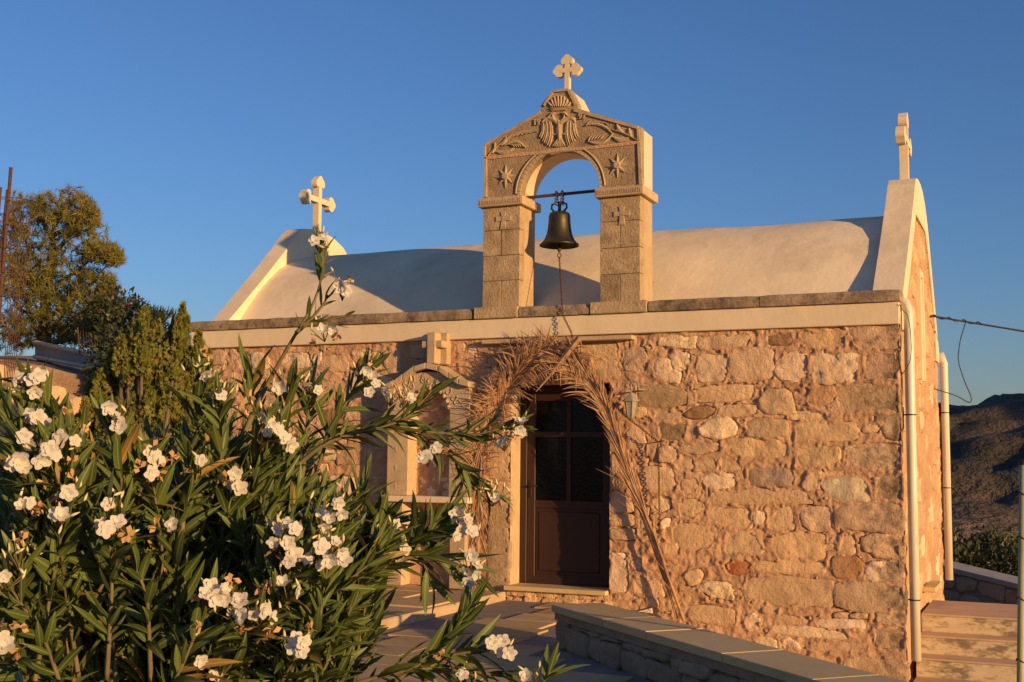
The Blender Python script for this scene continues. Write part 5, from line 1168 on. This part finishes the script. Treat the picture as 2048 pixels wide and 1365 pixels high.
def frame_from(d, up):
    y = d/np.linalg.norm(d); x = np.cross(y, up); x /= np.linalg.norm(x)+1e-9; z = np.cross(x, y); return np.stack([x, y, z], 1)
def add_leaf(q, d, L_):
    up = np.array([0,0,1.0])+rng.randn(3)*.7
    if abs(np.dot(d/np.linalg.norm(d), up/np.linalg.norm(up))) > .96: up = rng.randn(3)
    R_ = frame_from(d, up); LEAVES.append((R_*L_, q, rng.randint(4)))
def shoot(P, leaf_from=.3, size=.13, spread=.75, dens=1.0, r0=.006, jag=.01):
    C_ = curve3(P, 24); stems.tube(list(C_), list(np.linspace(r0, .0022, 24)), 5)
    L_ = np.r_[0, np.cumsum(np.linalg.norm(np.diff(C_, axis=0), axis=1))]; s = L_[-1]*leaf_from; ph = rng.uniform(0, 6.28)
    while s < L_[-1]:
        q = np.array([np.interp(s, L_, C_[:, k]) for k in range(3)]); q2 = np.array([np.interp(min(s+.02, L_[-1]), L_, C_[:, k]) for k in range(3)]); q1 = np.array([np.interp(max(s-.02, 0), L_, C_[:, k]) for k in range(3)])
        t = q2-q1; t /= np.linalg.norm(t)+1e-9; a = np.cross(t, [0.3,.2,.93]); a /= np.linalg.norm(a)+1e-9; b = np.cross(t, a); f = s/L_[-1]
        for k in range(3):
            if rng.rand() > dens: continue
            an = ph+k*2.094+rng.uniform(-.3,.3); o = a*math.cos(an)+b*math.sin(an); el = spread*(1.25-.75*f)*rng.uniform(.8,1.2)
            d = t*math.cos(el)+o*math.sin(el)+np.array([0,0,-.08*rng.rand()]); add_leaf(q, d, size*.78*rng.uniform(.55,1.15)*(1.0 if f < .93 else .75))
        ph += 1.05; s += rng.uniform(.018,.032)
def inward(u, v, d, ln):
    """start of a shoot: further down and towards the root of the bush"""
    tip = deep(u, v, d); root = np.array([OB[0], OB[1], .15])+rng.randn(3)*np.array([.25,.25,.1]); w = root-tip; w /= np.linalg.norm(w); return tip, tip+w*ln+np.array([0,0,-.05]), root
def flower(q, out, s=1.0): FLOW.append((np.array(q, float), np.array(out, float), s))
TOCAM = lambda q: (CAM_POS-q)/np.linalg.norm(CAM_POS-q)
SUNV = np.array(sd)
def cluster(u, v, d, offs, buds=5, wilt=0):
    c = deep(u, v, d)
    for du, dv in offs:
        q = deep(u+du, v+dv, d-.04+rng.uniform(-.05,.03)); o = TOCAM(q)*.6+SUNV*.4+(q-c)*9+rng.randn(3)*.5; flower(q, o, rng.uniform(.66,1.06)); stems.tube([c+np.array([0,0,-.03]), q], .0016, 4)
    for _ in range(int(buds*1.6)):
        q = c+rng.randn(3)*.017+np.array([0,0,.002]); dr = rng.randn(3)*.5+np.array([0,0,.8]); dr /= np.linalg.norm(dr); budmb.tube([q, q+dr*.006, q+dr*.013, q+dr*.02], [.0012,.0030,.0026,.0006], 6); stems.tube([c+np.array([0,0,-.03]), q], .0012, 4)
    for _ in range(wilt+(rng.rand() < .6)):
        q = c+rng.randn(3)*.03; 
        for k in range(7):
            dr = rng.randn(3); dr /= np.linalg.norm(dr); s_ = np.cross(dr, rng.randn(3)); s_ /= np.linalg.norm(s_); wiltmb.add([q-s_*.004, q+dr*.012-s_*.007, q+dr*.02, q+dr*.012+s_*.006], [(0,1,2,3)])
# featured shoots: photo pixels along the branch, distance
def br(pix, d, **k): shoot([deep(u, v, d+(d2 if len(rest) else 0)) for (u, v, *rest), d2 in [(p, (p[2] if len(p) > 2 else 0)) for p in pix]], **k)
root_px = lambda: None
br([(505,830),(538,761),(592,667),(622,620),(640,575),(648,530),(643,490)], 3.0, leaf_from=.80, size=.095, spread=.6)
br([(592,667),(612,650),(640,645),(690,632)], 3.0, leaf_from=.1, size=.07, spread=.9, dens=.55); br([(600,655),(622,640),(650,605),(655,590)], 3.0, leaf_from=.2, size=.085, spread=.7, dens=.7)
stems.tube([deep(430,1000,3.0), deep(505,830,3.0)], [.009,.007], 6)
cluster(643,482,3.0,[(-14,0),(4,-6)],6); cluster(685,578,3.0,[(0,-6),(8,4)],3); cluster(650,660,3.0,[(-4,2),(10,-6)],3,2)
br([(515,950),(508,850),(500,745)], 3.05, leaf_from=.25, size=.14); br([(570,960),(565,870),(580,775)], 3.0, leaf_from=.3, size=.13); br([(605,960),(612,870),(622,768)], 3.1, leaf_from=.3, size=.13); br([(620,980),(665,850),(735,735)], 3.1, leaf_from=.35, size=.13)
cluster(730,745,3.1,[(0,-6),(22,22),(8,40),(14,8)],8,1); cluster(618,770,3.1,[(2,0),(18,10)],7); cluster(560,775,3.0,[(0,0)],4)
br([(560,960),(650,885),(741,858),(811,843),(868,775)], 3.05, leaf_from=.3, size=.135, r0=.008)
br([(741,858),(786,856),(891,868),(950,872),(1030,850)], 3.1, leaf_from=.15, size=.12, spread=.6, r0=.006); br([(786,856),(840,875),(881,900),(922,931),(960,970),(985,985)], 3.1, leaf_from=.2, size=.12, spread=.65)
br([(925,880),(945,855),(975,835)], 3.1, leaf_from=.3, size=.1, dens=.7); br([(922,931),(925,960),(920,1000)], 3.1, leaf_from=.2, size=.11)
cluster(1038,855,3.1,[(4,-10),(0,4),(6,12)],6,1); cluster(855,910,3.05,[(0,0),(-8,6),(18,-14)],4); cluster(985,990,3.1,[(8,8)],8); cluster(1010,880,3.1,[(-8,4)],8); cluster(808,795,3.05,[(12,2)],9); cluster(780,790,3.05,[(-8,-4)],5)
br([(600,1180),(690,1060),(735,955)], 2.9, leaf_from=.35, size=.15); br([(620,1150),(680,1090),(790,1040)], 2.95, leaf_from=.4, size=.14)
br([(640,1200),(760,1130),(835,1085),(900,1035)], 2.9, leaf_from=.35, size=.15); br([(700,1170),(800,1120),(870,1110),(940,1140)], 2.9, leaf_from=.3, size=.15); br([(720,1150),(800,1110),(860,1050)], 2.9, leaf_from=.4, size=.15); br([(760,1130),(840,1110),(870,1180)], 2.9, leaf_from=.3, size=.13, dens=.7)
cluster(920,1045,2.9,[(-6,-18),(14,-4),(4,14),(24,18),(-8,28)],6,1); cluster(940,1130,2.9,[(-14,-30),(4,-18),(14,0),(-6,14),(12,20),(-2,36)],4,1)
cluster(792,1060,2.9,[(0,-12),(-4,6)],4); cluster(800,1100,2.9,[(-6,-8),(10,0),(0,14)],4); cluster(751,1071,2.85,[(0,0)],1)
cluster(560,1060,2.45,[(-6,0),(14,-14),(30,-2),(-14,24),(16,26)],8,1); cluster(640,1030,2.5,[(0,-6),(20,6),(36,-22),(8,24)],6); cluster(660,1090,2.45,[(-16,4),(10,-6),(22,14),(0,28),(28,30),(-18,40)],7,1); cluster(600,1110,2.45,[(-10,0),(16,8),(-22,14)],3)
cluster(676,1010,2.55,[(0,-4),(8,18)],3); cluster(575,1172,2.45,[(-8,-4),(20,10)],3); cluster(600,1285,2.42,[(-8,-8),(8,0),(4,18),(-14,10)],5,1); cluster(520,1225,2.42,[(-12,6),(8,-4),(24,10)],6,3); cluster(470,1215,2.42,[(-22,-16),(-4,8),(14,18),(10,-12)],6,4); cluster(422,1187,2.4,[(-12,0),(10,8),(0,-12),(22,-6)],6,3)
br([(560,1420),(720,1363),(800,1345),(842,1333),(892,1290),(945,1205)], 2.8, leaf_from=.45, size=.145, r0=.008); br([(760,1375),(842,1335),(940,1345),(1035,1352)], 2.8, leaf_from=.25, size=.13); br([(842,1333),(900,1310),(980,1300)], 2.8, leaf_from=.3, size=.13)
cluster(997,1292,2.8,[(-12,-6),(8,-10),(4,12),(22,14),(-4,2)],4); cluster(1052,1348,2.8,[(0,4)],2); cluster(925,1350,2.8,[(0,0)],4,1)
br([(1010,1500),(1050,1420),(1100,1345)], 2.8, leaf_from=.5, size=.13)
for (u, v, d, offs, b, w) in [(62,760,2.5,[(0,0),(-22,18),(8,24),(14,-8),(-30,-4)],6,0),(75,836,2.5,[(0,0),(-14,-10),(14,10)],4,1),(48,873,2.45,[(0,0),(10,14)],2,0),(38,925,2.4,[(0,-6),(10,12),(-14,4)],2,1),(93,908,2.4,[(0,0),(18,4),(-10,12),(6,-10)],4,1),(120,878,2.45,[(0,0)],4,2),(150,882,2.5,[(0,0)],3,3),(226,830,2.6,[(-10,-16),(0,4),(12,14)],4,0),(235,852,2.6,[(4,0)],2,0),(409,748,2.75,[(0,0)],10,0),(440,790,2.7,[(2,0)],8,0),(402,921,2.7,[(0,0)],2,1),(301,905,2.6,[(0,0),(10,12)],3,4),(304,946,2.6,[(0,0)],2,1),(470,955,2.75,[(0,-8),(-8,12),(8,22)],3,1),(58,1006,2.4,[(0,0),(-14,6)],3,2),(115,1028,2.35,[(-2,0),(8,4)],2,0),(138,985,2.4,[(0,0)],4,2),(216,1008,2.35,[(0,0)],3,0),(230,1045,2.35,[(6,0),(-28,4),(-18,14)],4,1),(10,1152,2.3,[(0,0),(-14,10)],5,0),(12,1292,2.3,[(0,0),(-10,-14)],0,2),(402,1323,2.5,[(0,0)],1,0),(430,1350,2.5,[(0,0)],0,4),(545,850,2.8,[(0,0),(14,10),(-10,14),(26,26),(36,40)],6,1),(530,835,2.8,[(0,0)],5,0),(345,1050,2.5,[(0,0)],4,0),(100,990,2.45,[],6,3),(40,1110,2.35,[],9,0)]:
    cluster(u, v, d, offs, b, w)
    tip, st_, root = inward(u, v+8, d, .34); shoot([st_, st_*.45+tip*.55+rng.randn(3)*.015, tip], leaf_from=.2, size=.135)
for (u, v, d) in [(560,1065,2.47),(640,1035,2.52),(660,1090,2.48),(600,1112,2.47),(676,1012,2.57),(575,1172,2.47),(600,1290,2.44),(520,1230,2.44),(470,1218,2.44),(422,1190,2.42)]:
    tip, st_, root = inward(u, v+6, d, .32); shoot([st_, st_*.45+tip*.55+rng.randn(3)*.015, tip], leaf_from=.25, size=.14)
# filling shoots
REG = [(-20,800),(60,790),(140,880),(230,890),(330,900),(400,860),(470,860),(560,880),(620,890),(640,905),(610,940),(600,980),(690,1010),(770,1060),(800,1120),(760,1160),(700,1200),(650,1290),(690,1365),(690,1480),(-40,1480)]
cnt = 0
while cnt < 600:
    u, v = rng.uniform(-60,800), rng.uniform(780,1480)
    if not inside((u, v), REG): continue
    d = rng.uniform(2.68,3.6) + (.15 if v < 1000 else 0); tip, st_, root = inward(u, v, d, rng.uniform(.26,.42)); tip = tip+np.array([0,0,rng.uniform(0,.05)])
    shoot([st_, st_*.5+tip*.5+rng.randn(3)*.03, tip], leaf_from=.15, size=rng.uniform(.11,.155), spread=rng.uniform(.6,.95)); cnt += 1
    if cnt % 2 == 0: stems.tube([root+np.array([0,0,-.3]), root*.5+st_*.5+rng.randn(3)*.05, st_], [.010,.007,.0045], 6)
for k in range(9):
    a = OB+np.array([rng.uniform(-.35,.35), rng.uniform(-.35,.35), -.05]); b = deep(rng.uniform(120,620), rng.uniform(900,1100), rng.uniform(2.8,3.2)); stems.tube([a, a*.55+b*.45+np.array([0,0,.1])+rng.randn(3)*.05, b], [.02,.014,.008], 7)
# the largest leaves on view are single objects, the rest one part
def score(it):
    R_, q, k = it; c = q+R_[:, 1]*.5; w = (c-CAM_POS)@CAM_M.T
    if w[2] < .3: return 0
    u, v = 1024+CAM_F*w[0]/w[2], 682.5-CAM_F*w[1]/w[2]
    if not (-20 < u < 2060 and 0 < v < 1375): return 0
    vis = abs(np.dot(R_[:, 2]/np.linalg.norm(R_[:, 2]), TOCAM(c)))*.7+.3
    return np.linalg.norm(R_[:, 1])**2*vis/w[2]**2
DRY = set(rng.choice(len(LEAVES), int(len(LEAVES)*.03), replace=False).tolist())
order = sorted(range(len(LEAVES)), key=lambda i: -score(LEAVES[i])); single = set([i for i in order if i not in DRY][:300])
V = []; F = []; UV = []; V2 = []; F2 = []; UV2 = []
for i, (R_, q, k) in enumerate(LEAVES):
    if i in single:
        o = bpy.data.objects.new('leaf', LEAFME[k]); COL.objects.link(o); o.parent = ole; o.matrix_parent_inverse = io
        mt = Matrix.Identity(4)
        for a in range(3):
            for b in range(3): mt[a][b] = R_[a][b]
            mt[a][3] = q[a]
        o.matrix_basis = mt
    elif i in DRY:
        lv = LEAFV[3]; b = len(V2); V2 += list(lv[0]@R_.T+q); F2 += [tuple(x+b for x in f) for f in lv[1]]; UV2 += lv[2]
    else:
        lv = LEAFV[k]; b = len(V); V += list(lv[0]@R_.T+q); F += [tuple(x+b for x in f) for f in lv[1]]; UV += lv[2]
me = uvmesh('leaves', V, F, UV, M['leaf']); o = bpy.data.objects.new('leaves', me); COL.objects.link(o); o.parent = ole; o.matrix_parent_inverse = io; tag(o, kind='stuff')
me = uvmesh('yellowed_leaves', V2, F2, UV2, M['dryleaf']); o = bpy.data.objects.new('yellowed_leaves', me); COL.objects.link(o); o.parent = ole; o.matrix_parent_inverse = io; tag(o, kind='stuff')
def opart(mb, name, mat):
    o = mb.build(name, mat, None, True, fix=False); o.parent = ole; o.matrix_parent_inverse = io; return o
opart(stems, 'stems', M['stem']); tag(opart(budmb, 'buds', M['bud']), kind='stuff'); tag(opart(wiltmb, 'wilted_petals', M['wilted']), kind='stuff')
# yellowed leaf
FME = []
for var in range(6):
    V = []; F = []; r_ = np.random.RandomState(var+3); cup = [.12,.3,.05,.5,.2,.8][var]
    for ring, (n, rr, lift) in enumerate(((5,1.0,cup),(4,.55,cup+.45))):
        for p in range(n):
            a0 = p*math.tau/n+ring*.7+r_.uniform(-.16,.16); b = len(V); nx, nyy = 4, 5; tilt = r_.uniform(-.12,.16); wv = r_.uniform(0,6)
            er = np.array([math.cos(a0), math.sin(a0), 0]); et = np.array([-math.sin(a0), math.cos(a0), 0])
            for i in range(nyy+1):
                t = i/nyy; w = rr*(.07+.43*math.sin(math.pi*min(1, .08+t*.78))**1.3); w *= (.86 if i == nyy else 1)
                for j in range(nx+1):
                    s = (j/nx-.5)*2; sk = .22*t*rr
                    rad_ = rr*t*(1-.09*s*s) - (.05*rr*(1 if j == 2 and i == nyy else 0))
                    z = (lift+tilt)*rr*t**1.4 + .13*rr*t*s*s*(1-t*.8) - .22*rr*max(0, t-.55)**1.5 + .05*rr*math.sin(s*3.2+wv)*t*t + .03*rr*s*t
                    V.append(tuple(er*rad_ + et*(s*w+sk) + np.array([0, 0, z])))
            F += [(b+i*(nx+1)+j, b+i*(nx+1)+j+1, b+(i+1)*(nx+1)+j+1, b+(i+1)*(nx+1)+j) for i in range(nyy) for j in range(nx)]
    mb = MB(); mb.v = V; mb.f = F; ob = mb.build('flower', M['petal'], None, True, fix=False); FME.append(ob.data); bpy.data.objects.remove(ob)
for q, out, s in FLOW:
    out = out/np.linalg.norm(out); x = np.cross(out, rng.randn(3)); x /= np.linalg.norm(x); y = np.cross(out, x); R_ = np.stack([x, y, out], 1)*.0198*s
    o = bpy.data.objects.new('flower', FME[rng.randint(6)]); COL.objects.link(o); o.parent = ole; o.matrix_parent_inverse = io; mt = Matrix.Identity(4)
    for a in range(3):
        for b in range(3): mt[a][b] = R_[a][b]
        mt[a][3] = q[a]
    o.matrix_basis = mt
